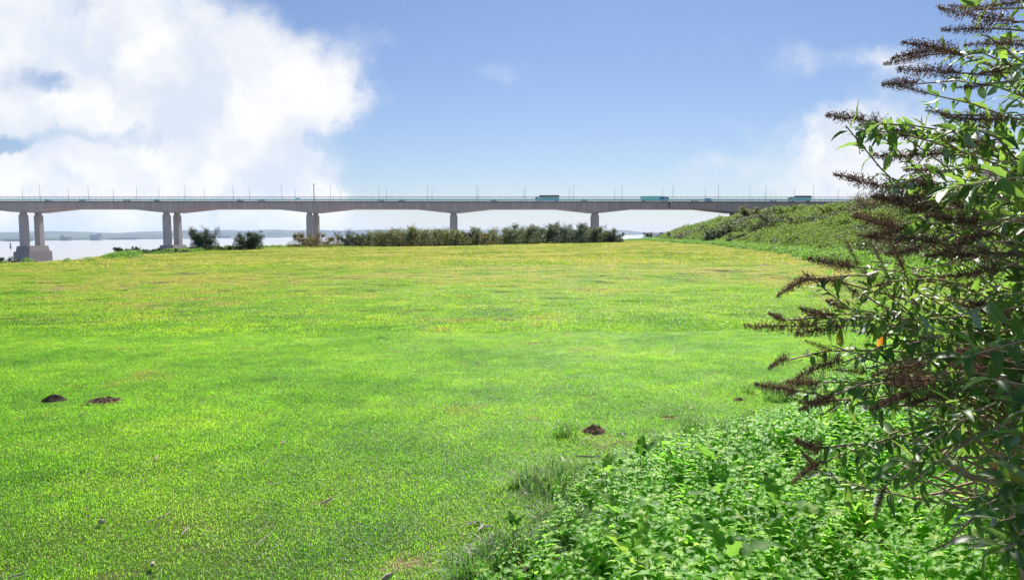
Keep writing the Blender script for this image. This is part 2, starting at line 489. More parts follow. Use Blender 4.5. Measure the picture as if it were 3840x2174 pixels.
BARE = []   # worn patches: centre, radii along x and y (metres)
for (u, v, ru, rv) in [(700, 1948, 40, 10), (800, 1966, 60, 11), (610, 2098, 60, 18), (1545, 2112, 130, 52), (1440, 2135, 70, 16), (1792, 1808, 38, 10), (1330, 1982, 55, 10), (1690, 2030, 60, 16), (1640, 2056, 40, 14),
                       (2212, 1488, 60, 16), (2810, 1384, 48, 8), (1620, 1985, 60, 14), (1820, 2020, 90, 18), (1180, 1875, 40, 8), (1910, 1720, 50, 10),
                       (1800, 1150, 50, 9), (2075, 1245, 55, 9), (2550, 1255, 50, 9), (200, 1080, 90, 9), (1330, 1115, 70, 8), (2030, 1310, 60, 8), (2160, 1315, 70, 7), (2000, 1285, 30, 6), (2260, 1175, 60, 6), (700, 1150, 60, 7), (2540, 1320, 40, 6), (450, 1310, 60, 7)]:
    c = on_ground(u, v)
    BARE.append((c[0], c[1], abs(on_ground(u + ru, v)[0] - c[0]), max(.06, (on_ground(u, v - rv)[1] - c[1]))))


def bare(x, y):
    b = np.zeros(np.shape(x))
    for (cx, cy, rx, ry) in BARE:
        q = ((x - cx) / rx) ** 2 + ((y - cy) / ry) ** 2
        b = np.maximum(b, np.exp(-q * 1.5))
    return b


NET_PX = [(1740, 2230), (1830, 2150), (1960, 2085), (2040, 2010), (2030, 1930), (2085, 1870), (2180, 1810), (2280, 1770), (2380, 1740), (2500, 1700), (2620, 1665), (2780, 1620), (2950, 1560), (3080, 1470), (3220, 1370)]
NET = np.array([on_ground(u, v)[:2] for u, v in NET_PX] + [(9.5, 12), (14, 9), (10, 1.5), (1.2, 1.5), (-.2, 2.6)])


def inside_poly(x, y, poly):
    ins = np.zeros(np.shape(x), bool); n = len(poly)
    for i in range(n):
        a = poly[i]; b = poly[(i + 1) % n]
        cond = (a[1] > y) != (b[1] > y)
        ins ^= cond & (x < a[0] + (y - a[1]) * (b[0] - a[0]) / ((b[1] - a[1]) or 1e-9))
    return ins


def build_ground():
    az = np.concatenate([np.linspace(-180, -60, 41)[:-1], np.linspace(-60, 60, 421), np.linspace(60, 180, 41)[1:-1]]) * np.pi / 180
    rad = np.concatenate([[0.35], np.geomspace(.9, 30, 150), np.geomspace(30.6, 300, 170), np.geomspace(306, 1100, 30)])
    A, Q = np.meshgrid(az, rad, indexing="xy")
    x = Q * np.sin(A); y = Q * np.cos(A)
    z = terrain(x, y)
    V = np.stack([x, y, z], -1).reshape(-1, 3)
    nr, na = x.shape
    i = np.arange(nr - 1)[:, None]; j = np.arange(na)[None, :]; jn = (j + 1) % na
    Fc = np.stack([i * na + j, i * na + jn, (i + 1) * na + jn, (i + 1) * na + j], -1).reshape(-1, 4)
    bt = bare(x, y).ravel()
    me = mesh("ground", V, Fc, ground_material(), True, {"bare": bt})
    # close the small hole under the camera
    o = obj("ground", me)
    tag(o, "wide green lawn with worn straw patches running to the bank", kind="structure")
    cap = mesh("lawn_centre", [(0, 0, float(terrain(0, 0)))] + [tuple(V[k]) for k in range(na)], [(0, k + 1, (k + 1) % na + 1) for k in range(na)], me.materials[0])
    import bmesh
    bm = bmesh.new(); bm.from_mesh(me); bm.from_mesh(cap); bmesh.ops.remove_doubles(bm, verts=bm.verts, dist=1e-4); bmesh.ops.recalc_face_normals(bm, faces=bm.faces); bm.to_mesh(me); bm.free()


build_ground()


def build_water():
    m, nt, out = mat_new("estuary_water")
    g = N("ShaderNodeNewGeometry", nt)
    mp = N("ShaderNodeMapping", nt); mp.inputs["Scale"].default_value = (1, 1, 1); L(g.outputs["Position"], mp.inputs[0], nt)
    st = N("ShaderNodeMapping", nt); st.inputs["Scale"].default_value = (.004, .016, 1); L(g.outputs["Position"], st.inputs[0], nt)
    f = noise(nt, st.outputs[0], 1, 4)
    p = N("ShaderNodeBsdfPrincipled", nt)
    L(ramp(nt, f, [(.35, (.30, .29, .28)), (.65, (.36, .35, .34))]), p.inputs["Base Color"], nt)
    L(ramp(nt, f, [(.3, (.12, .12, .12)), (.7, (.24, .24, .24))]), p.inputs["Roughness"], nt)
    p.inputs["IOR"].default_value = 1.33
    b = N("ShaderNodeBump", nt); b.inputs["Strength"].default_value = .3; b.inputs["Distance"].default_value = .3
    L(noise(nt, mp.outputs[0], .25, 4, .6), b.inputs["Height"], nt); L(b.outputs[0], p.inputs["Normal"], nt)
    L(p.outputs[0], out.inputs[0], nt)
    V = [(-10000, -500, WATER_Z), (10000, -500, WATER_Z), (10000, 10000, WATER_Z), (-10000, 10000, WATER_Z)]
    tag(obj("water", mesh("water", V, [(0, 1, 2, 3)], m)), "pale glittering estuary water beyond the lawn", kind="structure")


build_water()


def build_hills():
    m, nt, out = mat_new("far_land")
    g = N("ShaderNodeNewGeometry", nt)
    st = N("ShaderNodeMapping", nt); st.inputs["Scale"].default_value = (.006, .0012, .03); L(g.outputs["Position"], st.inputs[0], nt)
    f = noise(nt, st.outputs[0], 1, 5, .65)
    p = N("ShaderNodeBsdfPrincipled", nt)
    L(ramp(nt, f, [(.38, (.03, .045, .035)), (.52, (.06, .08, .05)), (.62, (.16, .17, .10))]), p.inputs["Base Color"], nt)
    p.inputs["Roughness"].default_value = 1; p.inputs["Specular IOR Level"].default_value = 0
    L(p.outputs[0], out.inputs[0], nt)
    us = np.arange(-2600, 5200, 12.0)
    dx = (us - 1920) / F
    shore = np.interp(us, [-2600, 0, 600, 1150, 1500, 5200], [2400, 2850, 3900, 5900, 7200, 7600])
    topv = np.interp(us, [-2600, 0, 200, 330, 450, 620, 760, 930, 1000, 1080, 1250, 1480, 1900, 2300, 2330, 2420, 2500, 5200], [868, 869, 868, 869, 872, 867, 863, 864, 861, 863, 863.5, 861.5, 862, 861, 863, 871, 871, 862])
    rows = []
    ks = np.concatenate([np.linspace(0, 1, 12), np.linspace(1.04, 1.3, 5)])
    for k in ks:
        D = shore + (8200 - shore) * k if k <= 1 else np.full_like(us, 8200.0) * k
        x = dx * D
        hor = 877 - (us - 1920) * .006
        ztop = CAMZ + (hor - topv) / F * 8200
        e = np.clip((k - .35) / .65, 0, 1) ** 1.6 if k <= 1 else max(0, 1 - (k - 1) * 2.5)
        rough = (fbm(x / 260 + 50 * k, us * 0 + 7 * k, 4, 31) - .5) * (4 + 14 * e)
        z = WATER_Z + (2.5 if k > 0 else -1) + (ztop - WATER_Z - 2.5) * e + rough * (k > 0)
        rows.append(np.stack([x, D, z], -1))
    V = np.concatenate(rows); na = len(us); nr = len(ks)
    i = np.arange(nr - 1)[:, None]; j = np.arange(na - 1)[None, :]
    Fc = np.stack([i * na + j, i * na + j + 1, (i + 1) * na + j + 1, (i + 1) * na + j], -1).reshape(-1, 4)
    tag(obj("hills", mesh("hills", V, Fc, m, True)), "low blue wooded hills across the estuary", kind="structure")


build_hills()

# ------------------------------------------------------------------ bridge
M["conc"] = concrete_mat("girder_concrete", (.42, .335, .295), 3.66)
M["conc2"] = concrete_mat("pier_concrete", (.37, .325, .305))
M["cap"] = concrete_mat("stained_cap_concrete", (.22, .19, .18))
M["deckedge"] = solid("deck_edge", (.12, .115, .13), .8, .15, .5)
M["asphalt"] = solid("asphalt", (.06, .06, .06), .9)
M["teal"] = solid("teal_paint", (.14, .52, .50), .45, .1)
M["rail_dark"] = solid("weathered_rail", (.045, .045, .04), .6)
M["galv"] = solid("galvanised_steel", (.42, .43, .44), .45, .1, metallic=.4)
M["black"] = solid("black_rubber", (.02, .02, .02), .7)
M["glass"] = solid("dark_glass", (.03, .04, .05), .15, .1, spec=.6)

pA, pB = at_y(0, 737, 505), at_y(3200, 738.5, 505)
SLOPE = (pB[2] - pA[2]) / (pB[0] - pA[0])


def ztop(x): return pA[2] + (x - pA[0]) * SLOPE       # top rail of the near barrier


ZD = 3.05                                              # deck surface lies this far below it
PIERX = [at_y(92.6 + i * 535.4, 830, 515)[0] for i in range(-1, 6)]
SP = PIERX[1] - PIERX[0]
X0, X1 = PIERX[0] - SP * .8, PIERX[-1] + 130


def girder_depth(x):
    d = np.min(np.abs(np.subtract.outer(np.asarray(x, float), np.array(PIERX + [PIERX[0] - SP]))), axis=-1)
    return np.where(d < 3, 7.3, np.where(d < 27, 7.3 - (d - 3) / 24 * 2.6, 4.7))


def build_bridge():
    br = empty("road_bridge", (PIERX[2], 523, WATER_Z))
    tag(br, "long grey concrete motorway bridge on paired piers crossing the estuary", "bridge")
    base = Vector(br.location)

    def part(name, me, parent=br):
        o = obj(name, me)
        o.parent = parent
        if parent is br: o.location = -base
        return o
    xs = np.unique(np.concatenate([np.arange(X0, X1, 4.0), [p + q for p in PIERX for q in (-27, -3, 3, 27)], [X1]]))

    def ribbon(y0, y1, za, zb, mat, name):
        V = []
        for x in xs:
            t = ztop(x) - ZD
            V += [(x, y0, t + za), (x, y1, t + za), (x, y1, t + zb), (x, y0, t + zb)]
        Fc = []
        for i in range(len(xs) - 1):
            a, b = i * 4, i * 4 + 4
            for k in range(4): Fc.append((a + k, a + (k + 1) % 4, b + (k + 1) % 4, b + k))
        Fc += [(0, 1, 2, 3), tuple(len(V) - 4 + k for k in (3, 2, 1, 0))]
        return mesh(name, V, Fc, mat)
    part("deck", ribbon(505, 541, 0.0, -.75, M["deckedge"], "deck"))
    rd = part("road", ribbon(506.2, 539.8, .012, .006, M["asphalt"], "road"))
    for (ya, yb, yc, yd) in ((505.9, 520.2, 506.8, 519.2), (523.8, 538.9, 524.8, 537.9)):
        V = []; dep = girder_depth(xs)
        for x, d in zip(xs, dep):
            t = ztop(x) - ZD
            V += [(x, ya, t - .752), (x, yb, t - .752), (x, yd, t - d), (x, yc, t - d)]
        Fc = []
        for i in range(len(xs) - 1):
            a, b = i * 4, i * 4 + 4
            for k in range(4): Fc.append((a + k, a + (k + 1) % 4, b + (k + 1) % 4, b + k))
        Fc += [(0, 1, 2, 3), tuple(len(V) - 4 + k for k in (3, 2, 1, 0))]
        part("girder", mesh("girder", V, Fc, M["conc"]))
    # piers: two tapered columns with a narrower neck on a stepped pile cap
    for i, px in enumerate(PIERX):
        land = i >= 6
        if land: zc = float(terrain(px, 512)) + .2
        pr = MB()
        if not land:
            zb = WATER_Z
            pr.box(px - 5.6, px + 5.6, 509.4, 535.2, zb - 4, zb + 7.0, .15, .15)
            pr.box(px - 4.9, px + 4.9, 511.2, 533.4, zb + 7.0, zb + 10.9, .6, .6)
            zc = zb + 10.9
        else:
            pr.box(px - 5, px + 5, 510, 533, zc - 3, zc, .2, .2)
        o = part("pier", pr.mesh("pier", M["cap"]))
        t = ztop(px) - ZD - 7.3
        for cy in (514.0, 530.3):
            c = MB()
            h = t - zc
            if h > 4:
                c.box(px - 1.95, px + 1.95, cy - 2.6, cy + 2.6, zc, t - 1.9, .12, .12)
                c.box(px - 1.35, px + 1.35, cy - 2.0, cy + 2.0, t - 1.9, t)
            else:
                c.box(px - 1.6, px + 1.6, cy - 1.6, cy + 1.6, zc, t)
            part("column", c.mesh("column", M["conc2"]), o)
    # barriers with rails and posts on both edges
    for y in (505.12, 540.88):
        for name, za, zb_, mat, th in (("top_rail", 2.74, 3.05, M["rail_dark"], .1), ("middle_rail", 1.84, 2.06, M["rail_dark"], .08), ("wind_panel", .66, 1.25, M["teal"], .05), ("lower_rail", .18, .40, M["galv"], .05)):
            V = ribbon(y - th, y + th, zb_, za, mat, name)
            part(name, V)
        rest = MB(); pm = MB().box(-.06, .06, -.05, .05, 0, 2.735).mesh("barrier_post", M["teal"])
        va, vb = at_y(900, 740, 505)[0], at_y(2940, 740, 505)[0]
        k = 0
        for x in np.arange(X0 + 1, X1, 3.75):
            t = ztop(x) - ZD
            if y < 510 and va < x < vb and k < 100:
                o = part("barrier_post", pm); o.location = Vector((x, y, t)) - base; k += 1
            else: rest.box(x - .06, x + .06, y - .05, y + .05, t, t + 2.735)
        tag(part("barrier_posts", rest.mesh("barrier_posts", M["teal"])), kind="stuff")
    # expansion joint
    xj = at_y(2511, 770, 505)[0]
    t = ztop(xj) - ZD
    part("expansion_joint", MB().box(xj - .45, xj + .45, 505.75, 505.95, t - 4.65, t - .76).mesh("expansion_joint", M["black"]))
    part("joint_box", MB().box(xj + .8, xj + 1.7, 504.8, 504.98, t - 1.3, t + .35).mesh("joint_box", M["galv"]))


build_bridge()


def build_lamps():
    def proto(h):
        r = empty("street_lamp")
        m = MB().tube([(0, 0, 0), (0, 0, h * .5), (0, 0, h)], (.16, .13, .09), 6)
        obj("pole", m.mesh("pole", M["galv"]), r)
        obj("lamp_head", MB().box(-.25, .25, -1.3, .1, h - .02, h + .16).mesh("lamp_head", M["galv"]), r)
        return r
    near_u = [-33, 149, 331, 512.5, 693.5, 874, 1056, 1239, 1421, 1603, 1787, 1970, 2151.5, 2333, 2524, 2694, 2872, 3050]
    far_u = [-86, 84, 256, 425, 595.5, 765, 935, 1107, 1278, 1449, 1620, 1793, 1964, 2135, 2305, 2485, 2645, 2813, 2979, 3144]
    first = None
    lab = {}
    for row, us, y, h in (("near", near_u, 505.6, 10.0), ("far", far_u, 540.3, 10.2)):
        for u in us:
            p = at_y(u, 720, y)
            o = first if first is None else copy_tree(first)
            if first is None: first = o = proto(10.0)
            o.location = (p[0], y, ztop(p[0]) - ZD)
            if row == "far": o.rotation_euler = (0, 0, math.pi)
            o.scale = (1, 1, h / 10)
            # where along the bridge: counted from its piers
            k = sum(px < p[0] for px in PIERX[1:])
            where = ["left of the leftmost pier", "between the two leftmost piers", "between the second and third pier from the left", "between the third and fourth pier from the left", "over the span left of the rightmost standing pier", "over the span ending at the embankment", "above the green embankment"][min(k, 6)]
            same = lab.setdefault((row, where), [])
            same.append(o)
    words = ["first", "second", "third", "fourth", "fifth"]
    for (row, where), os_ in lab.items():
        for i, o in enumerate(os_):
            n = "" if len(os_) == 1 else words[i] + " "
            look = "taller near-edge" if row == "near" else "shorter far-edge"
            tag(o, f"{n}{look} street lamp {where}", "street lamp", "street lamps along the bridge")
    p = at_y(1177, 700, 505.0)
    t = ztop(p[0]) - ZD
    r = empty("mast", (p[0], 504.75, t - .4))
    tag(r, "thick dark mast standing on the bridge just above its third pair of columns", "mast")
    obj("pole", MB().tube([(0, 0, 0), (0, 0, 11)], (.3, .22), 8).mesh("pole", M["rail_dark"]), r)
    obj("camera_head", MB().box(-.35, .35, -.3, .3, 11.0, 11.5).box(-.2, .2, -.2, .2, 11.5, 12.1).mesh("camera_head", M["rail_dark"]), r)


build_lamps()


def wheel(parent, x, y, z, r, w_):
    n = 12
    a = np.linspace(0, 2 * np.pi, n, endpoint=False)
    V = [(x + r * math.cos(t), y + s * w_ / 2, z + r * math.sin(t)) for s in (-1, 1) for t in a]
    Fc = [(k, (k + 1) % n, n + (k + 1) % n, n + k) for k in range(n)] + [tuple(range(n)), tuple(range(2 * n - 1, n - 1, -1))]
    return obj("wheel", mesh("wheel", V, Fc, M["black"]), parent)


def build_vehicles():
    def road(u, y): 
        x = at_y(u, 745, y)[0]
        return (x, y, ztop(x) - ZD + .014)

    def car(u, y, col, label, name, h=1.45, van=False, face=1):
        r = empty(name, road(u, y), 0 if face > 0 else math.pi)
        tag(r, label, "van" if van else "car", "cars and vans crossing the bridge")
        paint = solid("car_paint", col, .3, .03, .5, spec=.6)
        if van:
            prof = [(-2.5, .35), (2.5, .35), (2.55, 1.0), (1.9, 1.25), (1.25, h), (-2.45, h), (-2.55, .9)]
        else:
            prof = [(-2.1, .3), (2.1, .3), (2.15, .7), (1.95, .82), (1.0, .93), (.45, h - .04), (-.2, h), (-1.05, h - .06), (-1.7, 1.0), (-2.12, .9), (-2.18, .6)]
        obj("body", MB().prism(prof, -.88, .88).mesh("body", paint), r)
        for s in (-1, 1):
            g = [(.85, .98), (.4, h - .12), (-.95, h - .12), (-1.4, 1.02)] if not van else [(1.7, 1.3), (1.2, h - .15), (.5, h - .15), (.5, 1.25)]
            y0, y1 = (.883, .9) if s > 0 else (-.9, -.883)
            obj("window", MB().prism(g, y0, y1).mesh("window", M["glass"]), r)
        for wx in (-1.35, 1.35):
            for s in (-1, 1): wheel(r, wx, s * .82, .32, .32, .2)
        return r
    spans = [(182, 513, (.10, .30, .36), "dark teal car behind the barrier above the leftmost gap in the piers", 1), (308, 509.5, (.12, .22, .42), "blue car left of centre between the two leftmost piers", -1),
             (477, 509.5, (.14, .26, .40), "grey blue car nearing the second pier from the left", -1), (590, 513, (.04, .07, .09), "dark car above the second pair of columns from the left", 1),
             (901, 513, (.03, .05, .06), "dark teal car midway between the second and third piers", 1), (981, 509.5, (.05, .14, .20), "navy car right of midspan before the third pair of columns", -1),
             (1430, 509.5, (.02, .10, .12), "dark green car nearest the middle between third and fourth piers", -1), (1507, 513, (.02, .05, .06), "black low car just right of midspan after the third pier", 1),
             (1853, 513, (.04, .09, .10), "dark car on the bridge left of the tall lorry", 1), (2190, 509.5, (.05, .08, .10), "dark car above the rightmost standing pier", -1),
             (2603, 509.5, (.6, .62, .62), "white car right of the expansion joint on the bridge", 1), (2900, 509.5, (.55, .6, .6), "silver car close behind the rightmost lorry", 1)]
    for u, y, col, lab, fc in spans: car(u, y, col, lab, "car", face=fc)
    car(2657, 513, (.03, .10, .45), "bright blue van on the span next to the green embankment", "van", 2.3, True, 1)

    def lorry(u0, u1, y, face, body_col, top_col, label, htop, slope):
        xa, xb_ = at_y(u0, 745, y)[0], at_y(u1, 745, y)[0]
        Ln = xb_ - xa
        p = road((u0 + u1) / 2, y)
        r = empty("lorry", p, 0 if face > 0 else math.pi)
        tag(r, label, "lorry", "lorries crossing the bridge")
        h = Ln / 2
        white = solid("trailer_side", body_col, .5, .06, .6)
        t0, t1 = -h, h - 2.9
        obj("trailer", MB().box(t0, t1, -1.25, 1.25, 1.15, htop - (.9 if top_col else 0)).mesh("trailer", white), r)
        if top_col:
            obj("trailer_roof", MB().prism([(t0, htop - .9), (t1 + (0), htop - .9), (t1 - slope, htop), (t0, htop)], -1.252, 1.252).mesh("trailer_roof", solid("trailer_top", top_col, .6)), r)
        obj("chassis", MB().box(t0 + .3, h - .4, -.9, .9, .62, 1.145).box(t0 + 3.4, t0 + 7.2, -1.2, 1.2, .4, 1.0).mesh("chassis", M["black"]), r)
        cabp = [(h - 2.55, .5), (h - .05, .5), (h, 1.6), (h - .35, 2.9), (h - .9, 3.25), (h - 2.0, 3.45 if not slope else 3.7), (h - 2.55, 3.45)]
        cb = obj("cab", MB().prism(cabp, -1.2, 1.2).mesh("cab", solid("cab_paint", (.45, .55, .55) if face < 0 else (.35, .5, .5), .35)), r)
        for s in (-1, 1):
            ya, yb = (1.203, 1.22) if s > 0 else (-1.22, -1.203)
            obj("window", MB().prism([(h - 1.6, 1.8), (h - .25, 1.8), (h - .5, 2.7), (h - 1.6, 2.7)], ya, yb).mesh("window", M["glass"]), cb)
        for wx in (h - 1.2, h - 3.6, t0 + 1.4, t0 + 2.6):
            for s in (-1, 1): wheel(r, wx, s * 1.0, .5, .5, .32)
        return r
    lorry(2006, 2097, 509.6, -1, (.40, .72, .68), (.07, .02, .04), "long box lorry with dark maroon top band heading left, leftmost of the three", 4.25, 0)
    l2 = lorry(2402, 2508, 509.6, 1, (.42, .92, .86), None, "long bright turquoise lorry with a blue load end stopped by the expansion joint", 3.75, 0)
    h = (at_y(2508, 745, 509.6)[0] - at_y(2402, 745, 509.6)[0]) / 2
    obj("blue_load", MB().box(h - 6.6, h - 3.1, -1.262, 1.262, 1.4, 3.1).mesh("blue_load", solid("blue_sheet", (.03, .14, .5), .5)), l2)
    lorry(2955, 3041, 509.6, -1, (.42, .72, .68), (.06, .015, .03), "dark topped lorry with sloping front above the embankment, rightmost of the three", 4.0, 1.6)
    p = road(1117, 505.6)
    s = empty("road_sign", p)
    tag(s, "small teal sign board on the bridge left of the third pair of columns", "sign")
    obj("board", MB().box(-1.2, 1.2, -.5, -.4, .9, 2.2).mesh("board", M["teal"]), s)
    obj("post", MB().box(-.9, -.8, -.4, -.3, 0, 2.0).box(.8, .9, -.4, -.3, 0, 2.0).mesh("post", M["galv"]), s)


build_vehicles()


def build_far_things():
    hz = lambda u: 877 - (u - 1920) * .006
    def place(u, D): return ((u - 1920) / F * D, D)
    grey = solid("far_cladding", (.22, .23, .26), .9, .1, .02); dark = solid("far_dark", (.15, .155, .17), .9, .1, .02); pale = solid("far_pale", (.8, .8, .8), .8, .05, .02)

    def bld(u0, u1, v, D, mat, label, cat, name, step=None):
        a = place(u0, D); b = place(u1, D)
        w_ = abs(b[0] - a[0]); z0 = WATER_Z + 1.5; h = CAMZ + (hz(u0) - v) / F * D - z0
        r = empty(name, ((a[0] + b[0]) / 2, D, z0)); tag(r, label, cat)
        obj("wall", MB().box(-w_ / 2, w_ / 2, -12, 12, -3, h * .92).mesh("wall", mat), r)
        obj("roof", MB().box(-w_ / 2 - .5, w_ / 2 + .5, -12.5, 12.5, h * .92 + .01, h).mesh("roof", dark), r)
        if step: obj("tower", MB().box(w_ * step[0], w_ * step[1], -8, 8, h + .01, h * step[2]).mesh("tower", mat), r)
        return r
    bld(348, 384, 880.5, 3300, grey, "large grey works block with a raised end tower across the water", "factory", "factory", (.22, .48, 1.3))
    bld(237, 268, 889, 3250, dark, "low dark works with a tall left end across the water", "factory", "factory", (-.5, -.3, 1.6))
    bld(30, 120, 897.5, 2950, dark, "long dark shed along the far left shore", "shed", "shed")
    bld(420, 520, 892.5, 3700, grey, "long low grey sheds on the far shore right of the works block", "shed", "shed")
    bld(1065, 1083, 886.2, 5650, pale, "left one of two bright white roofed sheds on the far shore", "shed", "shed")
    bld(1087, 1105, 886.0, 5650, pale, "right one of two bright white roofed sheds on the far shore", "shed", "shed")
    bld(820, 870, 884, 5000, grey, "faint grey shed on far shore between the two dark bushes", "shed", "shed")
    # channel beacon
    x, D = place(44, 1100)
    r = empty("beacon", (x, D, WATER_Z)); tag(r, "dark tapered beacon tower standing in the water at far left", "beacon")
    n = 12; a = np.linspace(0, 2 * np.pi, n, endpoint=False)
    V = [(q * math.cos(t), q * math.sin(t), z) for q, z in ((1.25, -3), (1.2, 0), (.75, 7.2)) for t in a]
    Fc = [(i * n + k, i * n + (k + 1) % n, (i + 1) * n + (k + 1) % n, (i + 1) * n + k) for i in range(2) for k in range(n)] + [tuple(range(2 * n, 3 * n))]
    obj("tower", mesh("tower", V, Fc, dark), r)
    obj("platform", MB().box(-1.3, 1.3, -1.3, 1.3, 7.21, 7.6).mesh("platform", dark), r)
    obj("lantern", MB().tube([(0, 0, 7.61), (0, 0, 10.2)], (.35, .2), 8).mesh("lantern", dark), r)


build_far_things()


# ------------------------------------------------------------------ leaves and shrubs
def unit(v): return v / (np.linalg.norm(v, axis=-1, keepdims=True) + 1e-9)


def rand_unit(n): return unit(rng.normal(size=(n, 3)))


def quad_leaves(P, D, Nn, Ln, Wd):
    """one folded diamond per leaf: 4 verts, 2 tris"""
    S = unit(np.cross(D, Nn)); n = len(P)
    V = np.stack([P, P + D * (Ln * .5)[:, None] + S * (Wd * .5)[:, None], P + D * Ln[:, None] - Nn * (Ln * .12)[:, None], P + D * (Ln * .5)[:, None] - S * (Wd * .5)[:, None]], 1)
    b = np.arange(n)[:, None] * 4
    Fc = np.concatenate([b + np.array([0, 1, 2]), b + np.array([0, 2, 3])])
    return V.reshape(-1, 3), Fc, np.repeat(rng.random(n), 4)


def long_leaves(P, D, Nn, Ln, Wd, droop, st=6, tooth=0.0, shape=(1.0, .75), fold=.22, wave=0.0):
    """leaf blades with a rib, two halves and a drooping tip; optional toothed edge"""
    n = len(P); t = np.linspace(0, 1, st)
    S = unit(np.cross(D, Nn)); Nn = unit(np.cross(S, D))
    prof = np.sin(np.pi * t ** shape[1]) ** shape[0]; prof[0] = .06; prof[-1] = 0.0
    if tooth: prof = prof * (1 + tooth * np.where(np.arange(st) % 2 == 0, -1, 1)); prof[-1] = 0
    cen = P[:, None] + D[:, None] * (t[None, :, None] * Ln[:, None, None]) - Nn[:, None] * ((t ** 2)[None, :, None] * (droop * Ln)[:, None, None])
    half = prof[None, :] * (Wd * .5)[:, None]
    wv = (np.sin(t * 17 + rng.random((n, 1)) * 6) * wave)[:, :, None] * Wd[:, None, None] * Nn[:, None]
    lft = cen + S[:, None] * half[:, :, None] + Nn[:, None] * (half * fold * 1.6)[:, :, None] + wv
    rgh = cen - S[:, None] * half[:, :, None] + Nn[:, None] * (half * fold * 1.6)[:, :, None] - wv
    V = np.stack([lft, cen, rgh], 2).reshape(n, -1, 3)
    k = np.arange(st - 1)[:, None] * 3
    loc = np.concatenate([np.stack([k[:, 0], k[:, 0] + 3, k[:, 0] + 4, k[:, 0] + 1], 1), np.stack([k[:, 0] + 1, k[:, 0] + 4, k[:, 0] + 5, k[:, 0] + 2], 1)])
    Fc = (np.arange(n)[:, None, None] * (st * 3) + loc[None]).reshape(-1, 4)
    return V.reshape(-1, 3), Fc, np.repeat(rng.random(n), st * 3)


M["hedge"] = leaf_mat("shrub_leaves", [(0, (.020, .032, .012)), (.5, (.040, .058, .018)), (.8, (.075, .085, .03)), (1, (.12, .105, .05))], (.18, .26, .03), tfac=.26, spec=.15, patch=(.5, (.8, .8, .8), (1.15, 1.1, .95)))
M["hedge_olive"] = leaf_mat("olive_shrub_leaves", [(0, (.035, .046, .014)), (.5, (.075, .09, .026)), (.8, (.13, .14, .045)), (1, (.20, .17, .07))], (.26, .28, .04), tfac=.32, spec=.15)
M["hedge_dark"] = leaf_mat("dark_shrub_leaves", [(0, (.012, .026, .010)), (.6, (.028, .052, .016)), (1, (.06, .085, .028))], (.10, .18, .03), tfac=.12, spec=.15)
M["hedge_rust"] = leaf_mat("rusty_shrub_leaves", [(0, (.03, .035, .012)), (.5, (.075, .065, .02)), (1, (.15, .085, .03))], (.2, .17, .03), tfac=.3, spec=.15)
M["bramble"] = leaf_mat("bramble_leaves", [(0, (.022, .045, .012)), (.35, (.055, .095, .018)), (.75, (.10, .145, .028)), (1, (.17, .16, .06))], (.24, .36, .04), tfac=.38, rough=.6, spec=.12, patch=(.16, (.9, .92, .88), (1.75, 1.65, 1.2)))
M["weed"] = leaf_mat("weed_leaves", [(0, (.04, .10, .012)), (.5, (.07, .16, .018)), (1, (.13, .20, .04))], (.25, .45, .04), tfac=.45, spec=.2)


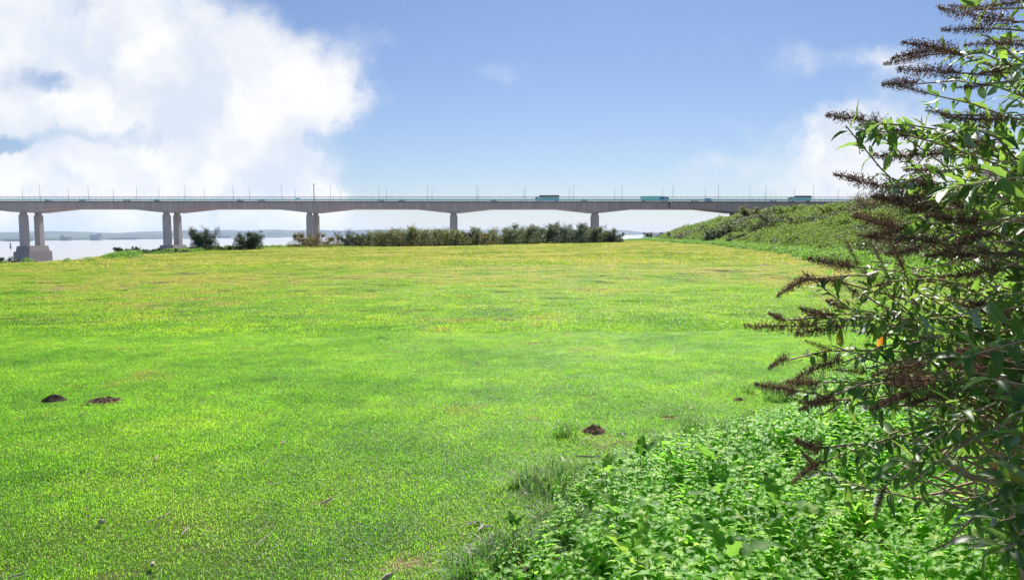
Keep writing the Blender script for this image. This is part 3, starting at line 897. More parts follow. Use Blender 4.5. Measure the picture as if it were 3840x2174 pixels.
def shrub(name, label, cat, p, h, wd, mat, group=None, leaves=5000, stems=9, upright=.5, open_=.5, lsize=.16, seed=0, dense_low=True):
    """several stems forking into twigs; leaves cluster along the twigs, so sky shows between them"""
    g = np.random.default_rng(seed + 11)
    root = empty(name, p); tag(root, label, cat, group)
    paths, pts = [], []
    for s in range(stems):
        az = g.random() * 2 * np.pi; b = np.array([math.cos(az), math.sin(az), 0]) * wd * .18 * g.random()
        lean = np.array([math.cos(az), math.sin(az), 0]) * (1 - upright) * (0.4 + g.random())
        hh = h * (.62 + .38 * g.random())
        t = np.linspace(0, 1, 6)[:, None]
        end = b + np.array([0, 0, hh]) + lean * wd * .75
        end[:2] *= min(1, wd * .5 / (np.hypot(end[0], end[1]) + 1e-6))
        st = b * (1 - t) + end * t + np.array([0, 0, 1]) * (t * (1 - t)) * h * .25 + g.normal(size=(6, 3)) * h * .02
        paths.append((st, np.linspace(.05, .015, 6) * h / 3.5))
        pts.append(st[2:])
        for k in range(9):
            i = g.uniform(.12 if dense_low else .35, 1); q = st[0] * 0 + np.array([np.interp(i * 5, range(6), st[:, c]) for c in range(3)])
            dd = unit(np.array([g.normal(), g.normal(), .45 + g.normal() * .5 + upright])); ln = h * g.uniform(.12, .3)
            tw = np.array([q, q + dd * ln * .5 + g.normal(size=3) * .03 * h, q + dd * ln + np.array([0, 0, .03 * h])])
            paths.append((tw, np.array([.014, .009, .004]) * h / 3.5))
            pts.append(np.array([q * (1 - s_) + tw[2] * s_ for s_ in np.linspace(.25, 1.02, 5)]))
    V, Fc = tube_arrays(paths, 4)
    obj("stems", mesh("stems", V, Fc, M["dark_twig"]), root)
    pts = np.concatenate(pts)
    pts = pts[g.random(len(pts)) > open_ * .5]
    c = pts[g.integers(0, len(pts), leaves)]
    P = c + g.normal(size=(leaves, 3)) * np.array([1, 1, .9]) * (.035 + .05 * (1 - open_)) * h
    nf = int(leaves * (1 - open_) * .6)          # leaves low down and inside, down to the grass
    if dense_low and nf:
        q = g.normal(size=(nf, 2)); q = q / np.linalg.norm(q, axis=1)[:, None] * np.sqrt(g.random((nf, 1))) * wd * .5
        top = h * .82 * np.sqrt(np.clip(1 - (np.linalg.norm(q, axis=1) / (wd * .54)) ** 2, .05, 1)) * (.8 + .4 * fbm(q[:, 0] * 2.5 / h + seed, q[:, 1] * 2.5 / h, 3, seed))
        P[:nf] = np.c_[q, g.random(nf) * top]
    P[:, 2] = np.abs(P[:, 2])
    D = unit(g.normal(size=(leaves, 3)) * np.array([1, 1, .7]) + np.array([0, 0, .15]))
    Nn = unit(g.normal(size=(leaves, 3)) * .8 + np.array([0, 0, 1]))
    V, Fc, r = quad_leaves(P, D, Nn, lsize * g.uniform(.6, 1.3, leaves), lsize * .55 * g.uniform(.6, 1.2, leaves))
    obj("foliage", mesh("foliage", V, Fc, mat, attrs={"rnd": r}), root)
    return root


def build_shrubs():
    G1 = "shrubs along the far lawn edge"
    # (u, base v, width px, top v, material, leaves, open, upright, name, label)
    rows = [
        (8, 984, 95, 948, "hedge_dark", 2500, .5, .3, "bush", "dark low bush at the left end of the lawn edge"),
        (480, 956, 80, 931, "hedge_dark", 2500, .4, .15, "bush", "low dark bush spreading left of the second pier base"),
        (560, 953, 90, 931, "hedge_dark", 2200, .4, .1, "bush", "flat dark bush just in front of the second pier base"),
        (655, 947, 110, 931, "hedge", 2000, .5, .1, "bush", "low leafy bush right of the second pier base"),
        (768, 938, 92, 857, "hedge_dark", 5500, .45, .45, "shrub", "open dark shrub with spreading twigs between second and third piers, left one"),
        (858, 938, 85, 921, "hedge", 1700, .5, .1, "bush", "low bush between the two open dark shrubs"),
        (930, 936, 98, 870, "hedge_dark", 5500, .45, .35, "shrub", "open dark shrub with spreading twigs between second and third piers, right one"),
        (1178, 928, 112, 872, "hedge_rust", 4200, .45, .3, "shrub", "rusty brown shrub at the foot of the third pair of columns"),
        (1290, 925, 70, 866, "hedge_dark", 1500, .9, .5, "shrub", "thin almost bare shrub right of the rusty shrub"),
        (1322, 924, 90, 884, "hedge_dark", 2600, .5, .35, "shrub", "small dark shrub at the left end of the long hedge"),
        (1385, 924, 105, 870, "hedge", 3800, .4, .4, "shrub", "dark green shrub second from the left end of the hedge"),
        (1440, 924, 110, 856, "hedge_olive", 4600, .35, .7, "shrub", "tall olive shrub where the long hedge begins to rise"),
        (1505, 924, 110, 853, "hedge_olive", 5200, .3, .8, "shrub", "upright reedy shrub in the left third of the hedge"),
        (1565, 923, 105, 856, "hedge_olive", 5200, .3, .8, "shrub", "upright reedy shrub left of the fourth pier's hedge gap"),
        (1625, 922, 105, 856, "hedge_olive", 5200, .3, .8, "shrub", "olive upright shrub close left of the fourth pier"),
        (1685, 921, 105, 859, "hedge_olive", 5000, .3, .75, "shrub", "olive shrub in front of the fourth pier"),
        (1735, 920, 90, 858, "hedge", 4200, .4, .6, "shrub", "dark green shrub right of the fourth pier"),
        (1785, 919, 90, 870, "hedge_rust", 3600, .5, .5, "shrub", "low brownish shrub in the dip of the hedge"),
        (1840, 917, 105, 855, "hedge_olive", 4600, .4, .5, "shrub", "olive brown shrub right of the hedge dip"),
        (1900, 916, 95, 856, "hedge", 4200, .4, .45, "shrub", "green shrub left of the tallest hedge shrub"),
        (1950, 915, 90, 845, "hedge", 4200, .45, .5, "shrub", "slim tall green shrub behind the low brambles"),
        (1975, 914, 90, 893, "bramble", 2600, .2, .1, "bush", "low bramble bush in front of the hedge"),
        (2035, 913, 105, 836, "hedge", 5200, .45, .5, "shrub", "tallest dark shrub of the hedge with ragged top"),
        (2120, 912, 110, 836, "hedge_dark", 6000, .35, .45, "shrub", "tall round dark shrub left of the fifth pier"),
        (2190, 911, 100, 852, "hedge", 5200, .35, .45, "shrub", "dense green shrub touching the left side of the fifth pier"),
        (2248, 910, 90, 851, "hedge", 5200, .3, .4, "shrub", "dense shrub in front of the fifth pier"),
        (2288, 910, 60, 872, "hedge_dark", 3400, .3, .3, "bush", "rounded dark bush at the right end of the hedge"),
    ]
    for i, (u, vb, wp, vt, mt, nl, op, upr, nm, lab) in enumerate(rows):
        p = on_ground(u, vb); d = p[1]
        h = (vb - vt) / F * d * (1.0 if u < 1400 else random.uniform(.84, 1.12)); wd = wp / F * d * (1.15 if op > .6 or u < 1000 else 1.75)
        p[2] = max(float(terrain(p[0], p[1])), -.25) - .05
        shrub(nm, lab, nm, p, h, wd, M[mt], G1, int(nl * (1.0 if op > .6 else 2.1)), stems=int(8 + 6 * (1 - op) + 4 * (upr > .6)), upright=upr, open_=op, lsize=(.13 if op > .6 else .17) * d / 110, seed=i)
    # shrubs on the embankment
    G2 = "shrubs on the green embankment"
    emb = [(2812, 822, 80, 779, "hedge_olive", "olive bush breaking the skyline just left of the round abutment"), (2905, 850, 130, 800, "hedge", "dark shrub below the round abutment"), (2945, 812, 90, 778, "bramble", "green shrub right of the round abutment"),
           (2745, 880, 120, 838, "hedge", "dark clump midway up the left flank of the embankment"), (2695, 897, 110, 862, "hedge_dark", "dark clump low on the embankment left flank"), (2660, 904, 60, 880, "hedge_dark", "small dark bush at the foot of the embankment left end"),
           (2765, 905, 80, 880, "hedge", "green bush at the embankment foot left of centre"), (2640, 862, 22, 849, "hedge_dark", "tiny dark bush alone on the mown embankment slope"), (2860, 872, 110, 832, "hedge", "dark bramble clump on the embankment slope centre"),
           (3010, 850, 110, 815, "hedge", "green brambles high on the embankment slope"), (3270, 800, 150, 722, "hedge_rust", "tall bush on the embankment crest behind the buddleia"), (3420, 800, 190, 705, "hedge", "large bush at the right of the embankment crest"),
           (3120, 812, 100, 774, "bramble", "light bramble clump near the right end of the embankment crest"), (3580, 840, 240, 690, "hedge_olive", "broad olive bush furthest right on the embankment crest")]
    for i, (u, vb, wp, vt, mt, lab) in enumerate(emb):
        p = hit(u, vb); d = p[1]
        shrub("bush", lab, "bush", p, (vb - vt) / F * d * 1.05, wp / F * d, M[mt], G2, 4200 if wp > 60 else 700, stems=12, upright=.2, open_=.25, lsize=.17 * d / 110 + .04, seed=100 + i)
    for i, (u, vb, wp, vt, lab) in enumerate([(2395, 900, 70, 884, "low dark bush on the shore left of the embankment foot"), (2450, 894, 80, 868, "dark hedge bush on the shore behind the embankment foot")]):
        p = at_y(u, vb, 230); p[2] = max(float(terrain(p[0], p[1])) - .1, p[2] - 1.0)
        shrub("bush", lab, "bush", p, (vb - vt) / F * 230, wp / F * 230, M["hedge_dark"], "bushes on the shore", 2600, 12, .2, .2, .3, 200 + i)
    # sapling with bare stem, marker post and picnic table on the slope
    p = hit(2513, 899)
    t = shrub("sapling", "small bare stemmed sapling near the foot of the embankment", "tree", p, 25 / F * p[1], 22 / F * p[1], M["hedge_dark"], None, 320, 3, .6, .3, .2, 301, False)
    p = hit(2493, 897)
    tag(obj("marker_post", MB().box(-.12, .12, -.12, .12, -.2, 11 / F * p[1], .02, .02).mesh("marker_post", M["bark"]), loc=p), "short dark marker post beside the sapling", "post")
    p = hit(2863, 796); d = p[1]
    rad_, top = 13 / F * d, at_y(2863, 777, d)[2] - p[2]
    ang = np.linspace(0, 2 * np.pi, 24, endpoint=False)
    V = [(q * math.cos(a), q * math.sin(a), z) for q, z in ((rad_, -1.0), (rad_, top - .12), (rad_ * 1.06, top - .12), (rad_ * 1.06, top)) for a in ang]
    Fc = [(r_ * 24 + k, r_ * 24 + (k + 1) % 24, (r_ + 1) * 24 + (k + 1) % 24, (r_ + 1) * 24 + k) for r_ in range(3) for k in range(24)] + [tuple(range(72, 96))]
    tag(obj("concrete_drum", mesh("concrete_drum", V, Fc, concrete_mat("drum_concrete", (.36, .30, .24))), loc=p), "squat round concrete drum on the embankment crest below the bridge", "drum")
    p = hit(2651, 826.5)
    b = empty("picnic_table", p)
    tag(b, "small dark picnic table on the skyline of the embankment", "picnic table")
    obj("tabletop", MB().box(-.95, .95, -.4, .4, .70, .82).mesh("tabletop", M["bark"]), b)
    for s in (-1, 1):
        obj("seat", MB().box(-.95, .95, s * .8 - .13, s * .8 + .13, .42, .50).mesh("seat", M["bark"]), b)
        lg = obj("leg", MB().box(s * .6 - .07, s * .6 + .07, -.3, .3, -.3, .699).box(s * .6 - .06, s * .6 + .06, -.93, .93, .33, .419).mesh("leg", M["bark"]), b)


build_shrubs()


# ------------------------------------------------------------------ scattered ground cover
def scatter(name, label, P, rotz, scl, idx, sources, tilt=None):
    n = len(P)
    me = bpy.data.meshes.new(name)
    me.vertices.add(n); me.vertices.foreach_set("co", np.asarray(P, np.float32).ravel())
    rot = np.zeros((n, 3), np.float32); rot[:, 2] = rotz
    if tilt is not None: rot[:, :2] = tilt
    sc = np.repeat(np.asarray(scl, np.float32)[:, None], 3, 1) if np.ndim(scl) == 1 else np.asarray(scl, np.float32)
    a = me.attributes.new("rot", "FLOAT_VECTOR", "POINT"); a.data.foreach_set("vector", rot.ravel())
    a = me.attributes.new("scl", "FLOAT_VECTOR", "POINT"); a.data.foreach_set("vector", sc.astype(np.float32).ravel())
    a = me.attributes.new("vidx", "INT", "POINT"); a.data.foreach_set("value", np.asarray(idx, np.int32))
    o = obj(name, me); tag(o, label, kind="stuff")
    coll = bpy.data.collections.new(name + "_sources")
    for s in sources: coll.objects.link(s)
    ng = bpy.data.node_groups.new(name + "_scatter", "GeometryNodeTree")
    ng.interface.new_socket("Geometry", in_out="INPUT", socket_type="NodeSocketGeometry")
    ng.interface.new_socket("Geometry", in_out="OUTPUT", socket_type="NodeSocketGeometry")
    gi = ng.nodes.new("NodeGroupInput"); go = ng.nodes.new("NodeGroupOutput")
    ci = ng.nodes.new("GeometryNodeCollectionInfo"); ci.inputs["Collection"].default_value = coll
    ci.inputs["Separate Children"].default_value = True; ci.inputs["Reset Children"].default_value = True
    ip = ng.nodes.new("GeometryNodeInstanceOnPoints"); ip.inputs["Pick Instance"].default_value = True

    def attr(nm, ty):
        q = ng.nodes.new("GeometryNodeInputNamedAttribute"); q.data_type = ty; q.inputs["Name"].default_value = nm
        return q.outputs["Attribute"]
    ng.links.new(gi.outputs[0], ip.inputs["Points"]); ng.links.new(ci.outputs[0], ip.inputs["Instance"])
    ng.links.new(attr("vidx", "INT"), ip.inputs["Instance Index"])
    ng.links.new(attr("rot", "FLOAT_VECTOR"), ip.inputs["Rotation"]); ng.links.new(attr("scl", "FLOAT_VECTOR"), ip.inputs["Scale"])
    ng.links.new(ip.outputs[0], go.inputs[0])
    md = o.modifiers.new("scatter", "NODES"); md.node_group = ng
    return o


def source(name, V, Fc, mat, rnd, smooth=False):
    return bpy.data.objects.new(name, mesh(name, V, Fc, mat, smooth, {"rnd": rnd}))


def tuft(name, n, radius, h, wdt, mat, lean=.5):
    """a round patch of bent grass blades, five verts each"""
    q = np.sqrt(rng.random(n)) * radius; a = rng.random(n) * 2 * np.pi
    P = np.stack([q * np.cos(a), q * np.sin(a), np.zeros(n) - .004], 1)
    hh = h * rng.uniform(.45, 1.15, n)
    d = rng.random(n) * 2 * np.pi; ln = np.abs(rng.normal(size=n)) * lean
    dr = np.stack([np.cos(d), np.sin(d), np.zeros(n)], 1)
    s = np.stack([-np.sin(d), np.cos(d), np.zeros(n)], 1)
    tw = rng.normal(size=n)[:, None] * .5; s = unit(s + dr * tw)
    wv = (wdt * rng.uniform(.6, 1.3, n))[:, None]
    z = np.array([0, 0, 1.0])
    mid = P + z * (hh * .6)[:, None] + dr * (hh * ln * .35)[:, None]
    tip = P + z * (hh * np.clip(1 - .25 * ln, .3, 1))[:, None] + dr * (hh * ln)[:, None]
    V = np.stack([P - s * wv * .5, P + s * wv * .5, mid - s * wv * .42, mid + s * wv * .42, tip], 1)
    b = np.arange(n)[:, None] * 5
    Fc = np.concatenate([b + np.array([0, 1, 3]), b + np.array([0, 3, 2]), b + np.array([2, 3, 4])])
    return source(name, V.reshape(-1, 3), Fc, mat, np.repeat(rng.random(n), 5))


def jitter_grid(x0, x1, y0, y1, step):
    xs = np.arange(x0, x1, step); ys = np.arange(y0, y1, step)
    X, Y = np.meshgrid(xs, ys); X = X + rng.uniform(-.5, .5, X.shape) * step; Y = Y + rng.uniform(-.5, .5, Y.shape) * step
    return X.ravel(), Y.ravel()


def in_wedge(x, y, m=2.5): return (np.abs(x) < .74 * y + m)


def build_lawn():
    gm = grass_mat("lawn_blades", .64, (1.46, 1.56, .95), .95); gf = grass_mat("lawn_blades", .64, (1.36, 1.34, .82), .995)
    near = [tuft("grass_tuft", 340, .13, .023, .0034, gm, 1.9) for _ in range(4)]
    mid = [tuft("grass_tuft", 560, .42, .036, .0085, gf, 1.5) for _ in range(4)]
    far = [tuft("grass_tuft", 900, 1.6, .065, .03, gf, 1.0) for _ in range(4)]
    for nm, src, y0, y1, step, lab in (("lawn_grass", near, 2.2, 13.5, .10, "short mown grass blades on the lawn in the foreground"), ("lawn_grass", mid, 13, 42, .31, "short mown grass in the middle of the lawn"), ("lawn_grass", far, 41, 195, 1.05, "short mown grass on the far lawn")):
        W = .74 * y1 + 3
        x, y = jitter_grid(-W, W, y0, y1, step)
        k = in_wedge(x, y); x, y = x[k], y[k]
        d = dist_edge(x, y)
        k = (d < -.1) & (x < xb(y) + 1.5)
        b = bare(x, y) + (fbm(x * 2.2, y * 2.2, 3, 77) - .5) * .38 + (vnoise(x * 9, y * 9, 3) - .5) * .3
        k &= rng.random(len(x)) > np.clip((b - .3) * 1.7, 0, .96)
        k &= ~(inside_poly(x, y, NET) & (rng.random(len(x)) < .5))
        x, y, b = x[k], y[k], b[k]
        # worn areas are sparser and shorter, lush ones longer
        v = fbm(x * .35, y * .35, 4, 41) * .6 + fbm(x * 1.7, y * 1.7, 3, 43) * .4
        thin = ((v < .43) & (rng.random(len(x)) < np.where(y < 13, .12, .35))) | ((y < 8.5) & (v < .56) & (rng.random(len(x)) < .15))
        x, y, v, b = x[~thin], y[~thin], v[~thin], b[~thin]
        n = len(x)
        s = .35 + 1.0 * v + .55 * vnoise(x * 5, y * 5, 8) * (y < 14) + rng.uniform(-.15, .15, n) - np.clip(b, 0, 1) * .5
        z = terrain(x, y) + np.where(y < 14, .005, 0)
        sc = np.stack([np.ones(n), np.ones(n), np.clip(s, .75, 2.2)], 1)
        scatter(nm, lab, np.stack([x, y, z], 1), rng.random(n) * 6.283, sc, rng.integers(0, len(src), n), src)
        print(nm, n)
    # long unmown grass along the rim of the nettles
    lm = grass_mat("long_blades", .5, (.7, .95, .9))
    lsrc = [tuft("long_grass_tuft", 90, .09, .17, .0055, lm, .95) for _ in range(4)]
    P = []
    seg = NET[:len(NET_PX)]
    for i in range(len(seg) - 1):
        ln = np.linalg.norm(seg[i + 1] - seg[i]); m = int(ln * 34)
        t = rng.random(m)[:, None]
        nrm = np.array([-(seg[i + 1] - seg[i])[1], (seg[i + 1] - seg[i])[0]]) / ln
        P.append(seg[i] * (1 - t) + seg[i + 1] * t + nrm * (rng.normal(size=(m, 1)) * .13 + .02))
    P = np.concatenate(P)
    for (u, v, r_, m) in [(1960, 2040, .16, 34), (2120, 2000, .22, 60), (2080, 2080, .25, 60), (3000, 1480, .4, 30), (2105, 1637, .05, 2), (2020, 1820, .18, 30)]:
        c = on_ground(u, v)[:2]; P = np.vstack([P, c + rng.normal(size=(m, 2)) * r_ * .6])
    f = fbm(P[:, 0] * 2, P[:, 1] * 2, 3, 91); P = P[f > .38]
    n = len(P)
    scatter("long_grass", "longer unmown grass fringing the nettle bed", np.column_stack([P, terrain(P[:, 0], P[:, 1])]), rng.random(n) * 6.283, rng.uniform(.4, .95, n), rng.integers(0, 4, n), lsrc)


build_lawn()

M["nettle"] = leaf_mat("nettle_leaves", [(0, (.06, .155, .014)), (.5, (.135, .30, .026)), (.85, (.20, .38, .042)), (1, (.38, .44, .12))], (.26, .62, .05), under=(.13, .24, .09), tfac=.46, rough=.5, spec=.16)
M["dock"] = leaf_mat("dock_leaves", [(0, (.04, .115, .018)), (.6, (.065, .17, .022)), (1, (.19, .27, .035))], (.28, .45, .04), under=(.11, .23, .06), tfac=.45, rough=.6, spec=.15)
M["nstem"] = solid("nettle_stem", (.10, .15, .05), .7, .2)


def nettle_source(k):
    """one stem with opposite toothed leaves getting smaller to the tip"""
    h = .25 + .09 * rng.random(); P, D, Nn, Ls = [], [], [], []
    levels = 8
    for i in range(levels):
        z = h * (.25 + .75 * i / (levels - 1)); a0 = i * math.pi / 2 + rng.normal() * .25
        size = .108 * (1 - .72 * (i / (levels - 1)) ** 1.6) * rng.uniform(.8, 1.2)
        for s in (0, math.pi):
            a = a0 + s; el = .15 + .55 * i / levels + rng.normal() * .2
            d = np.array([math.cos(a) * math.cos(el), math.sin(a) * math.cos(el), math.sin(el)])
            P.append(np.array([0, 0, z]) + d * .012); D.append(d); Nn.append(np.array([-math.cos(a) * math.sin(el), -math.sin(a) * math.sin(el), math.cos(el)])); Ls.append(size)
    P, D, Nn, Ls = map(np.array, (P, D, Nn, Ls))
    V, Fc, r = long_leaves(P, D, Nn, Ls, Ls * .62, rng.uniform(.35, 1.0, len(Ls)), 9, .22, (.9, .62), .25)
    st, sf = tube_arrays([(np.array([(0, 0, 0), (.004, .003, h * .5), (0, 0, h)]), np.array([.003, .0025, .0015]))], 3)
    return source("nettle", np.vstack([V, st]), np.vstack([Fc, sf + len(V)]), M["nettle"], np.concatenate([r, np.full(len(st), .3)]), True)


def build_nettles():
    src = [nettle_source(k) for k in range(6)]
    x0, y0 = NET.min(0); x1, y1 = NET.max(0)
    x, y = jitter_grid(x0 - .3, x1, y0, y1, .104)
    k = inside_poly(x, y, NET) & in_wedge(x, y, 1.2)
    x, y = x[k], y[k]
    f = fbm(x * 1.3, y * 1.3, 3, 61)
    far_keep = rng.random(len(x)) < np.clip(1.25 - y / 14, .35, 1)
    k = (f > .27) & far_keep
    x, y, f = x[k], y[k], f[k]
    # height falls towards the rim
    dm = np.full(len(x), 9.0); seg = NET[:len(NET_PX)]
    for i in range(len(seg) - 1):
        ab = seg[i + 1] - seg[i]; P = np.stack([x, y], 1); t = np.clip(((P - seg[i]) @ ab) / (ab @ ab), 0, 1)
        dm = np.minimum(dm, np.linalg.norm(P - seg[i] - t[:, None] * ab, axis=1))
    n = len(x)
    s = np.clip(.55 + dm * .9, 0, 1.0) * (.5 + .8 * f) * rng.uniform(.7, 1.2, n)
    tl = rng.normal(size=(n, 2)) * .16
    scatter("nettles", "dense bed of bright green stinging nettles covering the foreground corner", np.stack([x, y, terrain(x, y) - .02], 1), rng.random(n) * 6.283, s, rng.integers(0, 6, n), src, tl)
    print("nettles", n)
    docks = [(2270, 1810, 1.0, .9, "upright yellow green dock leaf rising from the left part of the nettles"), (2660, 1760, 1.3, .3, "dark broad dock leaves at the top middle of the nettle bed"), (2400, 1760, 1.1, .2, "dark dock leaves near the upper left rim of the nettles"),
             (2330, 1960, 1.2, .8, "pale insect eaten dock plant in the left centre of the nettles"), (2690, 1900, 1.1, .5, "tall green dock plant in the middle of the nettles"), (2920, 1960, 1.2, .1, "large grey sheened dock leaf below the buddleia"),
             (2380, 2160, 1.3, .85, "yellowish dock plant at the bottom edge of the picture"), (2730, 2160, 1.4, .1, "big wrinkled dark dock leaves at the bottom right of the nettles"), (3060, 1990, 1.1, .95, "yellow round dock leaf right of the grey sheened leaf"), (1930, 2020, .6, .7, "small dock seedling in the long grass at the left rim")]
    for i, (u, v, s, yl, lab) in enumerate(docks):
        c = on_ground(u, v, .12)
        z = float(terrain(c[0], c[1]))
        r = empty("dock_plant", (c[0], c[1], z)); tag(r, lab, "dock plant", "dock plants among the nettles")
        m = 4; s *= .54
        a = rng.random() * 6 + np.arange(m) * 2.4; el = rng.uniform(.45, 1.2, m)
        D = np.stack([np.cos(a) * np.cos(el), np.sin(a) * np.cos(el), np.sin(el)], 1)
        P = np.tile([0, 0, .16], (m, 1)) + D * .10 * s
        Ln = .26 * s * rng.uniform(.7, 1.1, m)
        Nn = unit(np.cross(np.cross(D, [0, 0, 1.0]), D))
        V, Fc, q = long_leaves(P, D, Nn, Ln, Ln * .55, rng.uniform(.2, .6, m), 11, .12, (.7, .7), .25, .12)
        q = np.clip(q * .3 + yl * .7, 0, 1)
        obj("leaves", mesh("leaves", V, Fc, M["dock"], True, {"rnd": q}), r)
        paths = [(np.array([(0, 0, -.02), tuple(P[j] * .6), tuple(P[j])]), np.array([.006, .005, .004]) * s) for j in range(m)]
        V, Fc = tube_arrays(paths, 4)
        obj("stalks", mesh("stalks", V, Fc, M["nstem"]), r)


build_nettles()


def clump_source(name, n, rad, h, ls, mat, k=0):
    P = np.stack([rng.normal(size=n) * rad * .5, rng.normal(size=n) * rad * .5, np.abs(rng.random(n)) ** .7 * h], 1)
    P[:, 2] *= np.exp(-(P[:, 0] ** 2 + P[:, 1] ** 2) / rad ** 2 * .8)
    D = unit(rng.normal(size=(n, 3)) * [1, 1, .6] + [0, 0, .25]); Nn = unit(rng.normal(size=(n, 3)) * .6 + [0, 0, 1])
    V, Fc, r = quad_leaves(P, D, Nn, ls * rng.uniform(.6, 1.4, n), ls * .6 * rng.uniform(.6, 1.2, n))
    return source(name, V, Fc, mat, np.clip(r * .75 + rng.random() * .25, 0, 1))


def build_undergrowth():
    br = [clump_source("bramble_clump", 260, .75, .85, .17, M["bramble"]) for _ in range(5)]
    br2 = [clump_source("dark_clump", 260, .75, .85, .16, M["hedge"]) for _ in range(2)]
    gr = [clump_source("slope_grass", 260, .8, .35, .2, M["weed"]) for _ in range(3)]
    src = br + br2 + gr
    pts = []
    for y0, y1, st in ((14, 70, .55), (70, 140, .75), (140, 240, .95), (240, 460, 1.6)):
        x, y = jitter_grid(float(xb(y0)) - 6, 175, y0, y1, st)
        k = (x > xb(y) - .3) & (x < xb(y) + np.interp(y, [0, 150, 300], [33, 40, 40])) & (x < .72 * y + 4) & (dist_edge(x, y) < 0)
        pts.append(np.stack([x[k], y[k], np.full(k.sum(), st)], 1))
    P = np.concatenate(pts); x, y, st = P.T
    n = len(x)
    f = fbm(x * .09, y * .05, 4, 55)
    idx = rng.integers(0, 5, n)
    idx = np.where((f + rng.normal(size=n) * .05) > .555, rng.integers(5, 7, n), idx)
    # mown grass on the far nose of the embankment, brambles nearer
    grassy = (y + rng.normal(size=n) * 12 > 175) | (x < xb(y) + 1.2)
    idx = np.where(grassy, rng.integers(7, 10, n), idx)
    s = st * rng.uniform(.7, 1.35, n) * np.where(rng.random(n) < .08, 1.6, 1) * np.where(grassy, .9, .75 + .6 * f)
    sc = np.stack([s * 1.1, s * 1.1, np.where(grassy, np.minimum(s, .9) * np.where(y > 220, .5, 1), s)], 1)
    scatter("undergrowth", "tangled brambles and rough grass covering the embankment slope", np.stack([x, y, terrain(x, y) - .08], 1), rng.random(n) * 6.283, sc, idx, src)
    print("undergrowth", n)
    # bright weeds along the far lawn edge and the foot of the embankment
    wsrc = [clump_source("weed_clump", 200, .45, .42, .11, M["weed"]) for _ in range(4)]
    Q = []
    for i in range(2, 16):
        a, b = EDGE[i], EDGE[i + 1]
        ln = np.linalg.norm(b - a); m = int(ln * 9); t = rng.random((m, 1))
        nrm = np.array([(b - a)[1], -(b - a)[0]]) / ln
        Q.append(a * (1 - t) + b * t + nrm * np.abs(rng.normal(size=(m, 1))) * 1.6 - nrm * .6)
    Q = np.concatenate(Q)
    yy = rng.uniform(24, 165, 2600); xx = xb(yy) + rng.normal(size=2600) * .9 - .4
    Q = np.vstack([Q, np.stack([xx, yy], 1)])
    f = fbm(Q[:, 0] * .25, Q[:, 1] * .25, 3, 71)
    Q = Q[(f > .34) & ~((Q[:, 0] < -30) & (Q[:, 1] < 62) & (rng.random(len(Q)) < .97))]
    n = len(Q)
    scatter("weeds", "bright green weeds along the lawn edge and embankment foot", np.column_stack([Q, terrain(Q[:, 0], Q[:, 1]) - .03]), rng.random(n) * 6.283, rng.uniform(.5, 1.25, n), rng.integers(0, 4, n), wsrc)
    print("weeds", n)


build_undergrowth()


# ------------------------------------------------------------------ small things on the lawn
def heap(name, u, v, wpx, hpx, mat, label, cat, long=1.0, seed=0, crumbs=60):
    c = on_ground(u, v); d = math.hypot(c[0], c[1])
    rx = wpx / F * d / 2; h = hpx / F * d
    g = np.random.default_rng(seed)
    na, nr = 40, 12
    a = np.linspace(0, 2 * np.pi, na, endpoint=False); q = np.linspace(1, 0, nr)
    A, Q = np.meshgrid(a, q)
    edge = 1 + .25 * (fbm(np.cos(A) * 2 + seed, np.sin(A) * 2, 3, seed) - .5) * 2
    x = Q * edge * rx * np.cos(A); y = Q * edge * rx * long * np.sin(A)
    z = h * (1 - Q ** 2.3) * (.75 + .5 * fbm(x / rx * 3, y / rx * 3, 3, seed + 4)) + (vnoise(x / rx * 9, y / rx * 9, seed) - .5) * h * .9 * (1 - Q) - .02 * (Q > .98)
    V = np.stack([x, y, z], -1).reshape(-1, 3)
    i = np.arange(nr - 1)[:, None]; j = np.arange(na)[None]; jn = (j + 1) % na
    Fc = np.stack([i * na + j, i * na + jn, (i + 1) * na + jn, (i + 1) * na + j], -1).reshape(-1, 4)
    Vs, Fs, k = [V], [Fc], len(V)
    oc = np.array([(1, 0, 0), (0, 1, 0), (-1, 0, 0), (0, -1, 0), (0, 0, 1), (0, 0, -1)], float)
    of = np.array([(0, 1, 4, 4), (1, 2, 4, 4), (2, 3, 4, 4), (3, 0, 4, 4)])
    tri = []
    for m in range(crumbs):
        t = g.random() * 6.28; rr = g.random() ** .6 * 1.12; px, py = rr * rx * math.cos(t), rr * rx * long * math.sin(t)
        s = rx * g.uniform(.03, .11)
        Vs.append(oc * s * g.uniform(.6, 1.2, (6, 3)) + np.array([px, py, h * max(0, 1 - rr ** 1.6) * .95 + s * .3])); tri.append(of[:, :3] + k); k += 6
    V = np.vstack(Vs)
    faces = [tuple(f) for f in Fc] + [tuple(f) for f in (np.vstack(tri) if tri else [])]
    me = mesh(name, V, faces, mat, False)
    c[2] = float(terrain(c[0], c[1]))
    return tag(obj(name, me, loc=c), label, cat)


M["soil_red"] = solid("reddish_soil", (.20, .105, .06), .95, .4, 25, spec=.1)
M["soil_dark"] = solid("dark_soil", (.05, .034, .024), .95, .5, 25, spec=.1)
M["wood"] = solid("bleached_wood", (.32, .25, .18), .85, .3, 40)
M["dryleaf"] = solid("dry_leaf", (.27, .25, .21), .7, .2, 30)


